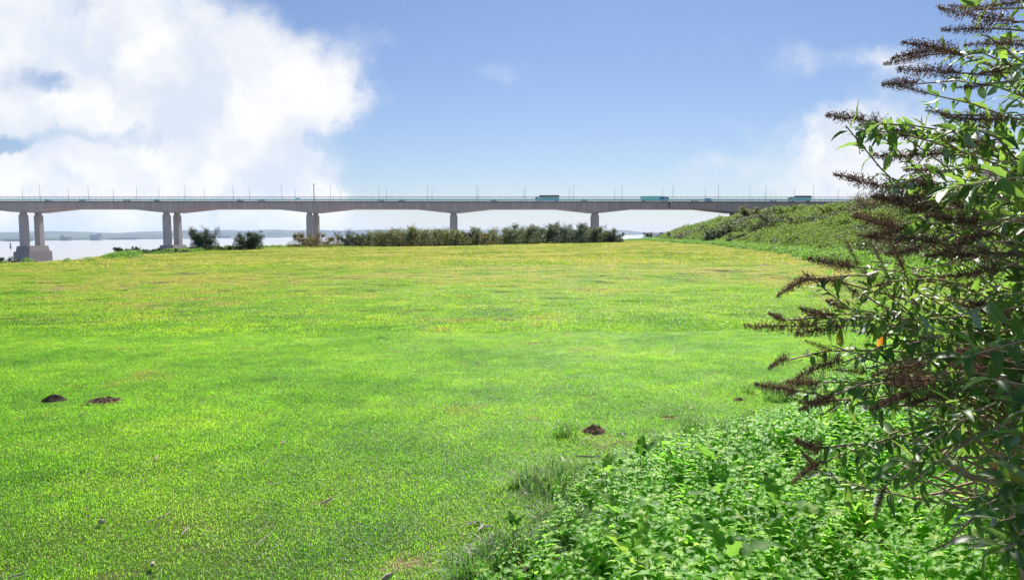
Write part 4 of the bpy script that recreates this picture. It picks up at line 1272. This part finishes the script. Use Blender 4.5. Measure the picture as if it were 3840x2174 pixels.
def build_small():
    heap("molehill", 203, 1500, 78, 19, M["soil_dark"], "dark round molehill at the far left of the lawn", "molehill", 1.0, 1)
    heap("molehill", 392, 1503, 120, 13, M["soil"], "flattened crumbly molehill right of the dark round one", "molehill", .9, 2)
    heap("molehill", 320, 1521, 70, 5, M["soil"], "thin spill of soil trailing from the flattened molehill", "soil spill", .5, 3, 90)
    heap("molehill", 2228, 1625, 98, 26, M["soil_red"], "reddish brown molehill at the upper rim of the nettles", "molehill", .9, 4)
    heap("molehill", 2505, 1572, 66, 8, M["soil_red"], "low bare molehill below a tuft of dark grass", "molehill", .8, 5)
    heap("molehill", 2770, 1506, 50, 12, M["soil_red"], "small red molehill beside the buddleia tips", "molehill", .9, 6)
    heap("molehill", 2815, 987, 34, 4, M["pale_soil"], "pale flat earth heap on far lawn, left one of three", "molehill", 1.2, 7, 20)
    heap("molehill", 2868, 998, 40, 4.5, M["pale_soil"], "palest flat earth heap on far lawn, nearest of three", "molehill", 1.2, 8, 20)
    heap("molehill", 2945, 991, 40, 4, M["pale_soil"], "brownish flat earth heap on far lawn, right one of three", "molehill", 1.2, 9, 20)
    heap("stone", 1711, 1017, 13, 5.5, M["black"], "small black stone alone in the middle of the far lawn", "stone", 1.0, 10, 0)
    heap("stone", 1449, 1034, 7, 2.5, M["soil_dark"], "tiny dark clod left of the small black stone", "stone", 1.0, 11, 0)
    st = [(309, 1557, 16, 40, .006, "short pale stick below the flattened molehill"), (587, 1716, 14, 100, .008, "small pinkish wood chip standing in the left lawn"), (381, 1960, 22, -20, .014, "broken bark chip lying left of the long twig"), (600, 1944, 60, 35, .004, "long thin twig in the lower left lawn"),
          (694, 1992, 20, 70, .007, "pale peg like stick right of the long twig"), (571, 2117, 20, -40, .012, "bark chip on the worn patch in the lower left"), (62, 2162, 50, 18, .005, "thin twig at the bottom left corner"), (986, 2025, 42, 60, .004, "slim straw coloured twig right of the worn lower left patch"),
          (1230, 1870, 40, 32, .006, "pale twig in the middle of the lower lawn"), (1061, 1655, 12, 80, .009, "small upright wood chip in the middle lawn"), (1452, 2166, 30, 30, .014, "thick wood chip at the bottom edge below the pink bare patch"), (2205, 1710, 80, -12, .006, "dead grey stem sticking out of the nettles")]
    for i, (u, v, ln, ang, rad, lab) in enumerate(st):
        c = on_ground(u, v, .33 if i == 11 else .03); d = c[1]
        Ln = ln / F * d * 1.2
        a = R(ang); k = 1.6 if abs(ang) > 30 else 1.0
        dx, dy = math.cos(a) * Ln / 2, math.sin(a) * Ln / 2 * k * 1.4
        pts = np.array([(-dx, -dy, .0), (-dx * .3, -dy * .25 + .004, .006), (dx * .4, dy * .35, .008), (dx, dy, .014)])
        z = float(terrain(c[0], c[1])) + .03 + (.3 if i == 11 else 0)
        V, Fc = tube_arrays([(pts, np.array([.7, 1, .95, .6]) * rad)], 6)
        cap = [tuple(range(6))[::-1], tuple(range(len(V) - 6, len(V)))]
        tag(obj("stick", mesh("stick", V, [tuple(f) for f in Fc] + cap, M["wood"]), loc=(c[0], c[1], z)), lab, "stick", "sticks and chips on the lawn")
    dl = [(1775, 1962, "curled grey dry leaf at the left rim of the nettles"), (1812, 1975, "second curled grey leaf touching the first at the nettle rim"), (1718, 2160, "crumpled whitish leaf at the bottom edge"), (1850, 2028, "dry grey leaf on the bare soil below the long grass"), (2330, 1625, "pale dead leaf behind the reddish molehill")]
    for i, (u, v, lab) in enumerate(dl):
        c = on_ground(u, v, .03)
        P = np.zeros((3, 3)); a = rng.random(3) * 6; D = np.stack([np.cos(a), np.sin(a), np.full(3, .35)], 1)
        V, Fc, q = long_leaves(P, unit(D), np.tile([0, 0, 1.0], (3, 1)), np.full(3, .055), np.full(3, .022), np.full(3, .5), 6, .1, fold=.6, wave=.15)
        tag(obj("dry_leaf", mesh("dry_leaf", V, Fc, M["dryleaf"], True), loc=(c[0], c[1], float(terrain(c[0], c[1])) + .025)), lab, "dry leaf", "dry leaves on the lawn")


build_small()

# ------------------------------------------------------------------ buddleia
M["bud"] = leaf_mat("buddleia_leaves", [(0, (.025, .06, .02)), (.35, (.045, .10, .024)), (.75, (.08, .155, .03)), (.985, (.12, .18, .03)), (1, (.26, .22, .03))], (.30, .50, .03), under=(.27, .32, .25), tfac=.45, rough=.46, spec=.4, patch=(45, (.55, .62, .7), (1.35, 1.25, 1.15)))
M["seed"] = solid("dry_seed_heads", (.18, .098, .062), .85, .55, 35, spec=.2)
M["cane"] = solid("buddleia_canes", (.36, .25, .16), .75, .35, 25)
M["petal"] = solid("lilac_petals", (.50, .26, .48), .6, .2, 60)
M["orange"] = leaf_mat("orange_leaf", [(0, (.5, .14, .02)), (1, (.6, .2, .02))], (.8, .3, .03), tfac=.5)


def spike_mesh(seed, n=230):
    """a unit long dry panicle along +X: short side sprays of seed capsules, tapering to the tip"""
    g = np.random.default_rng(seed)
    P, S = [], []
    nb = 34; fat = g.uniform(.09, .145); bow = g.normal(size=2) * .07; gaps = g.random(nb) < .2
    for b in range(nb):
        t = b / nb; env = fat * (1 - t) ** .7 + .02
        for s in range(2 if gaps[b] else 9):
            a = g.random() * 6.283; ln = env * g.uniform(.55, 1.15)
            m = int(3 + 6 * (1 - t))
            for k in range(m):
                q = (k + 1) / m * ln
                P.append((t + q * .55 + g.normal() * .006, math.cos(a) * q + g.normal() * .008, math.sin(a) * q + g.normal() * .008)); S.append(g.uniform(.0052, .0105))
    P = np.array(P); S = np.array(S); n = len(P)
    P[:, 1] += bow[0] * P[:, 0] ** 2; P[:, 2] += bow[1] * P[:, 0] ** 2
    oc = np.array([(1.5, 0, 0), (-.9, .6, .5), (-.9, -.7, .4), (-.9, .1, -.8)])
    rot = unit(g.normal(size=(n, 3)) * .8 + np.array([1, 0, 0]) + np.c_[np.zeros(n), P[:, 1:] * 14])
    s1 = unit(np.cross(rot, [0, 0.3, 1.0])); s2 = np.cross(rot, s1)
    V = P[:, None] + S[:, None, None] * (oc[None, :, 0:1] * rot[:, None] + oc[None, :, 1:2] * s1[:, None] + oc[None, :, 2:3] * s2[:, None])
    b = np.arange(n)[:, None] * 4
    Fc = np.concatenate([b + np.array(f) for f in ((0, 1, 2), (0, 2, 3), (0, 3, 1), (1, 3, 2))])
    ax, af = tube_arrays([(np.array([(-.06, 0, 0), (.35, bow[0] * .12, bow[1] * .12), (.7, bow[0] * .49, bow[1] * .49), (1.0, bow[0], bow[1])]), np.array([.010, .008, .006, .003]))], 4)
    V = np.vstack([V.reshape(-1, 3), ax]); k = n * 4
    tri = np.vstack([np.c_[af[:, 0], af[:, 1], af[:, 2]], np.c_[af[:, 0], af[:, 2], af[:, 3]]]) + k
    return mesh("seed_spike", V, np.vstack([Fc, tri]), M["seed"])


def bez(p0, p1, p2, p3, n):
    t = np.linspace(0, 1, n)[:, None]
    return (1 - t) ** 3 * p0 + 3 * (1 - t) ** 2 * t * p1 + 3 * (1 - t) * t * t * p2 + t ** 3 * p3


def build_buddleia():
    g = np.random.default_rng(5)
    ROOT = np.array([2.75, 3.1, 0.0])
    root = empty("buddleia_bush", (2.75, 3.1, float(terrain(2.75, 3.1))))
    tag(root, "large buddleia bush with brown dead flower spikes leaning in from the right", "bush")
    off = np.array(root.location)
    spikes = [  # tip u,v  base u,v  distance of tip, of base
        (3084, 428, 3312, 462, 2.75, 2.95), (3298, 329, 3433, 308, 3.0, 3.1), (3308, 233, 3481, 207, 3.1, 3.1), (3351, 167, 3553, 192, 2.9, 3.0), (3524, 53, 3800, 80, 2.3, 2.3), (3560, 22, 3640, 30, 2.6, 2.6), (3385, 144, 3600, 200, 2.8, 2.9), (3365, 243, 3600, 275, 2.9, 3.0), (3524, 103, 3721, 110, 2.6, 2.6), (3226, 498, 3310, 506, 3.1, 3.2),
        (3464, 409, 3560, 430, 3.1, 3.1), (3538, 461, 3769, 447, 2.6, 2.7), (3267, 594, 3543, 575, 2.8, 3.0), (3131, 666, 3345, 705, 2.7, 2.9), (3385, 644, 3529, 640, 3.0, 3.1), (3404, 683, 3500, 680, 3.2, 3.2), (3202, 773, 3371, 855, 3.0, 3.1), (3288, 765, 3525, 736, 2.5, 2.6), (3179, 903, 3216, 996, 3.2, 3.2), (3037, 961, 3194, 1000, 2.9, 3.0),
        (3268, 913, 3305, 985, 3.2, 3.2), (2899, 1067, 3050, 1043, 2.9, 3.0), (3066, 1031, 3160, 1062, 3.0, 3.1), (3003, 1012, 3040, 1050, 3.0, 3.0), (2796, 1228, 3050, 1221, 2.75, 2.85), (2980, 1240, 3160, 1222, 2.85, 2.95), (2875, 1175, 2940, 1197, 2.9, 3.0), (2979, 1192, 3123, 1178, 2.9, 3.0), (2880, 1361, 2955, 1341, 2.9, 3.0), (2988, 1388, 3150, 1351, 2.7, 2.8), (2839, 1437, 2985, 1466, 2.75, 2.85), (2936, 1428, 3060, 1437, 2.8, 2.9),
        (3000, 1535, 3125, 1481, 2.6, 2.7), (3030, 1520, 3130, 1500, 2.65, 2.75), (2960, 1666, 3085, 1680, 2.6, 2.7), (2969, 1785, 3085, 1731, 2.6, 2.7), (3010, 1690, 3060, 1760, 2.65, 2.7), (3266, 1949, 3320, 1824, 2.3, 2.35), (3355, 920, 3390, 1015, 3.0, 3.1), (3250, 1065, 3340, 1062, 3.0, 3.0), (3144, 1053, 3235, 1115, 2.9, 2.9), (3022, 1279, 3115, 1312, 2.9, 2.9), (3090, 1125, 3165, 1154, 3.0, 3.1),
        (3301, 1430, 3493, 1423, 2.5, 2.6), (3680, 640, 3830, 670, 2.6, 2.6), (3600, 870, 3760, 880, 2.8, 2.8), (3690, 1490, 3840, 1500, 2.4, 2.4), (3640, 300, 3800, 250, 2.4, 2.4), (3560, 520, 3700, 540, 2.9, 3.0), (3420, 800, 3560, 790, 2.9, 3.0), (3650, 20, 3830, 10, 2.4, 2.4), (3640, 140, 3840, 170, 2.3, 2.3), (3700, 960, 3830, 950, 2.5, 2.5), (3480, 2080, 3560, 2030, 2.2, 2.2), (3440, 1040, 3560, 1035, 3.2, 3.2), (3390, 330, 3480, 350, 3.2, 3.2), (3580, 330, 3700, 320, 2.9, 2.9), (3200, 1240, 3300, 1250, 3.0, 3.0), (3130, 1400, 3250, 1390, 2.9, 2.9)]
    meshes = [spike_mesh(s) for s in range(6)]
    branches, leafP, leafD, leafN, leafL = [], [], [], [], []

    def leaf_run(pts, t0, size, dens, lim=1.0):
        """opposite pairs along the outer part of a branch, each pair turned a quarter from the last"""
        seg = np.linalg.norm(np.diff(pts, axis=0), axis=1); s = np.concatenate([[0], np.cumsum(seg)]); tot = s[-1]
        pos = t0 * tot; k = 0; roll = g.random() * 6
        while pos < tot * lim:
            q = np.array([np.interp(pos, s, pts[:, c]) for c in range(3)]); q2 = np.array([np.interp(min(pos + .02, tot + .02), s, pts[:, c]) for c in range(3)])
            ax = unit(pts[-1] - pts[-3]) if pos > tot - .03 else unit(q2 - q + 1e-6)
            a1 = unit(np.cross(ax, [0, 0, 1.0])); a2 = np.cross(ax, a1)
            an = roll + k * math.pi / 2
            for sgn in (1, -1):
                if g.random() < .12: continue
                side = sgn * (math.cos(an) * a1 + math.sin(an) * a2)
                d = unit(side * g.uniform(.6, 1.0) + ax * g.uniform(.35, .9) + np.array([0, 0, -.18]) + g.normal(size=3) * .15)
                nn = unit(np.array([0, 0, 1.0]) + ax * .3 + g.normal(size=3) * .35) * (-1 if g.random() < .16 else 1)
                leafP.append(q + d * .008); leafD.append(d); leafN.append(nn); leafL.append(size * g.uniform(.4, 1.2) * (1 - .35 * pos / tot))
            if g.random() < .5:     # young pair in the axil
                d = unit(ax + g.normal(size=3) * .5); leafP.append(q); leafD.append(d); leafN.append(unit(np.array([0, 0, 1.]) + g.normal(size=3) * .3)); leafL.append(size * g.uniform(.25, .5))
            pos += dens * g.uniform(.7, 1.3); k += 1

    def branch(end, dirn, rad, src=None, n=14, lift=.5):
        p0 = ROOT + np.array([g.uniform(-.25, .8), g.uniform(-.5, .9), .05]) if src is None else src
        Lh = np.linalg.norm(end - p0)
        p1 = p0 + np.array([g.normal() * .1, g.normal() * .1, 1.0]) * Lh * .42
        p2 = end - dirn * Lh * .38 + np.array([.0, 0, .04])
        pts = bez(p0, p1, p2, end, n) + g.normal(size=(n, 3)) * .006
        branches.append((pts, np.linspace(rad, rad * .28, n)))
        return pts
    sp = []
    for i, (tu, tv, bu, bv, td, bd) in enumerate(spikes):
        tip = at_y(tu, tv, td); base = at_y(bu, bv, bd)
        d = tip - base; ln = np.linalg.norm(d); dn = d / ln
        bdir = unit(dn + np.array([-.15, 0, -.05]) + g.normal(size=3) * .12)
        pts = branch(base, bdir, .009 + .004 * g.random())
        leaf_run(pts, .64 if bv < 700 else .52, .105, .042, .985)
        sp.append((base, tip, ln, i))
        # a second, shorter spray beside the main one
        if g.random() < .33:
            b2 = pts[-2] + g.normal(size=3) * .01
            t2 = b2 + unit(dn + g.normal(size=3) * .35) * ln * g.uniform(.4, .65)
            sp.append((b2, t2, np.linalg.norm(t2 - b2), i + 3))
    for k in range(24):      # heads buried in the body of the bush
        u, v, dd = g.uniform(3280, 3800), g.uniform(740, 1480), g.uniform(2.45, 2.8)
        base = at_y(u, v, dd); tip = at_y(u - g.uniform(110, 220), v + g.normal() * 45, dd - .05)
        branch(base, unit(tip - base + g.normal(size=3) * .03), .008)
        sp.append((base, tip, np.linalg.norm(tip - base), k))
    # leafy shoots without spikes: the body of the bush
    for k in range(195):
        while True:
            u, v = g.uniform(3020, 4300), g.uniform(-250, 2050)
            left = np.interp(v, [-250, 0, 300, 480, 700, 850, 1000, 1250, 1500, 1650, 1800, 2100], [3700, 3620, 3420, 3330, 3420, 3350, 3150, 3080, 3120, 3300, 3500, 3600])
            if u > left + 20 and (v > 700 or g.random() < .42) and (v < 1450 or g.random() < .16) and (v < 700 or u > 3250 or g.random() < .6): break
        dd = g.uniform(2.65, 4.2)
        e = at_y(u, v, dd)
        dirn = unit(np.array([-.9, g.normal() * .35, .15 + g.normal() * .3]))
        pts = branch(e, dirn, .008 + .005 * g.random())
        leaf_run(pts, .58, .09 if g.random() < .8 else .15, .040)
        if g.random() < .35:
            t2 = e + unit(dirn + g.normal(size=3) * .2) * g.uniform(.12, .24); sp.append((e, t2, np.linalg.norm(t2 - e), k))
    # a few near big shaded leaves low on the right and hanging rosettes
    for (u, v, dd, sz) in [(3700, 1430, 2.0, .17), (3600, 1330, 2.2, .18), (3780, 1640, 1.9, .17), (3560, 700, 2.2, .19), (3680, 690, 2.3, .18), (3350, 1740, 2.3, .16), (3200, 1700, 2.5, .13), (3180, 1460, 2.6, .14), (3750, 1950, 1.8, .16), (3650, 2040, 1.8, .15), (3330, 700, 2.6, .12), (3250, 1560, 2.6, .13), (3480, 1500, 2.4, .15), (3620, 1160, 2.4, .17), (3540, 1880, 2.1, .12), (3780, 1780, 1.9, .16), (3160, 470, 2.75, .15), (3200, 490, 2.8, .15), (3240, 465, 2.85, .16), (3300, 500, 2.9, .15), (3780, 200, 2.1, .19), (3680, 190, 2.5, .15), (3700, 1880, 1.9, .17), (3790, 1900, 1.8, .17), (3740, 2060, 1.75, .16), (3820, 2020, 1.75, .17), (3800, 1690, 1.9, .18), (3700, 1720, 2.0, .16), (3820, 1560, 2.0, .17), (3400, 1560, 2.5, .14)]:
        e = at_y(u, v, dd)
        pts = branch(e, unit(np.array([-.7, -.2, .1 + g.normal() * .2])), .009)
        leaf_run(pts, .86, sz * .78, .040)
    # bare canes crossing low down, light brown in the sun
    for k in range(72):
        a = at_y(g.uniform(3900, 4300), g.uniform(1200, 2100), g.uniform(2.6, 3.6)); b = at_y(g.uniform(3330, 3900), g.uniform(1250, 1900), g.uniform(2.5, 3.8))
        if g.random() < .5: a = ROOT + np.array([g.uniform(-.3, .5), g.uniform(-.4, .8), 0.05]); 
        m = (a + b) / 2 + np.array([0, 0, g.uniform(.0, .35)])
        branches.append((bez(a, (a + 2 * m) / 3, (b + 2 * m) / 3, b, 10), np.linspace(.009, .004, 10) * g.uniform(.7, 1.3)))
    for q in ([(3430, 1640, 2.5), (3560, 1760, 2.5), (3640, 1805, 2.5), (3840, 1830, 2.5)], [(3760, 1770, 2.4), (3800, 1800, 2.4), (3900, 1840, 2.4), (4000, 1900, 2.4)], [(3820, 2060, 2.3), (3830, 2110, 2.3), (3840, 2170, 2.3), (3850, 2240, 2.3)]):
        P4 = [at_y(*z) for z in q]
        branches.append((bez(*P4, 10), np.linspace(.007, .012, 10)))
    # canes as separate stems, the thin twigs as one part
    thick = sorted(range(len(branches)), key=lambda i: -branches[i][1][0])
    for i in thick[:36]:
        V, Fc = tube_arrays([branches[i]], 6)
        obj("cane", mesh("cane", V - off, Fc, M["cane"], True), root)
    V, Fc = tube_arrays([branches[i] for i in thick[36:]], 5)
    obj("twigs", mesh("twigs", V - off, Fc, M["cane"], True), root)
    P, D, Nn, Ls = map(np.array, (leafP, leafD, leafN, leafL))
    V, Fc, r = long_leaves(P, D, Nn, Ls, Ls * g.uniform(.30, .42, len(Ls)), g.uniform(.0, .8, len(Ls)), 7, .03, (.8, .75), .3, .05)
    obj("leaves", mesh("leaves", V - off, Fc, M["bud"], True, {"rnd": r}), root)
    print("buddleia leaves", len(P), "spikes", len(sp), "branches", len(branches))
    for (b, t, ln, i) in sp[:100]:
        o = obj("flower_spike", meshes[i % 6], root)
        d = Vector(unit(t - b)); q = d.to_track_quat("X", "Z")
        fat = np.clip(.30 / ln, .7, 1.25)
        o.matrix_local = Matrix.Translation(Vector(b - off)) @ q.to_matrix().to_4x4() @ Matrix.Rotation(g.random() * 6.28, 4, "X") @ Matrix.Diagonal((ln, ln * fat, ln * fat, 1))
    # one orange leaf and a few last lilac florets
    c = at_y(3290, 1300, 2.6)
    V, Fc, r = long_leaves(c[None], unit(np.array([[.5, .1, .8]])), np.array([[-.2, -1, .3]]), np.array([.048]), np.array([.018]), np.array([.3]), 7)
    tag(obj("dead_leaf", mesh("dead_leaf", V - off, Fc, M["orange"], True, {"rnd": r}), root), "single bright orange leaf")
    for (u, v, dd) in [(3030, 1325, 2.75), (3500, 1535, 2.9), (3485, 1585, 2.9)]:
        c = at_y(u, v, dd); m = 22
        P = c + g.normal(size=(m, 3)) * .009
        V, Fc, r = quad_leaves(P, rand_unit(m), rand_unit(m), np.full(m, .009), np.full(m, .008))
        tag(obj("blossom", mesh("blossom", V - off, Fc, M["petal"]), root), "small lilac cluster of last florets")


build_buddleia()


# ------------------------------------------------------------------ haze
def build_haze():
    m, nt, out = mat_new("haze_air")
    v = N("ShaderNodeVolumePrincipled", nt)
    v.inputs["Color"].default_value = (.64, .76, 1.0, 1); v.inputs["Density"].default_value = HAZE; v.inputs["Anisotropy"].default_value = 0.0
    L(v.outputs[0], out.inputs["Volume"], nt)
    o = obj("haze", MB().box(-14000, 14000, -1300, 11500, -24, 118).mesh("haze", m))
    tag(o, "pale blue haze over the estuary", kind="stuff")


HAZE = 7e-5
if HAZE: build_haze()
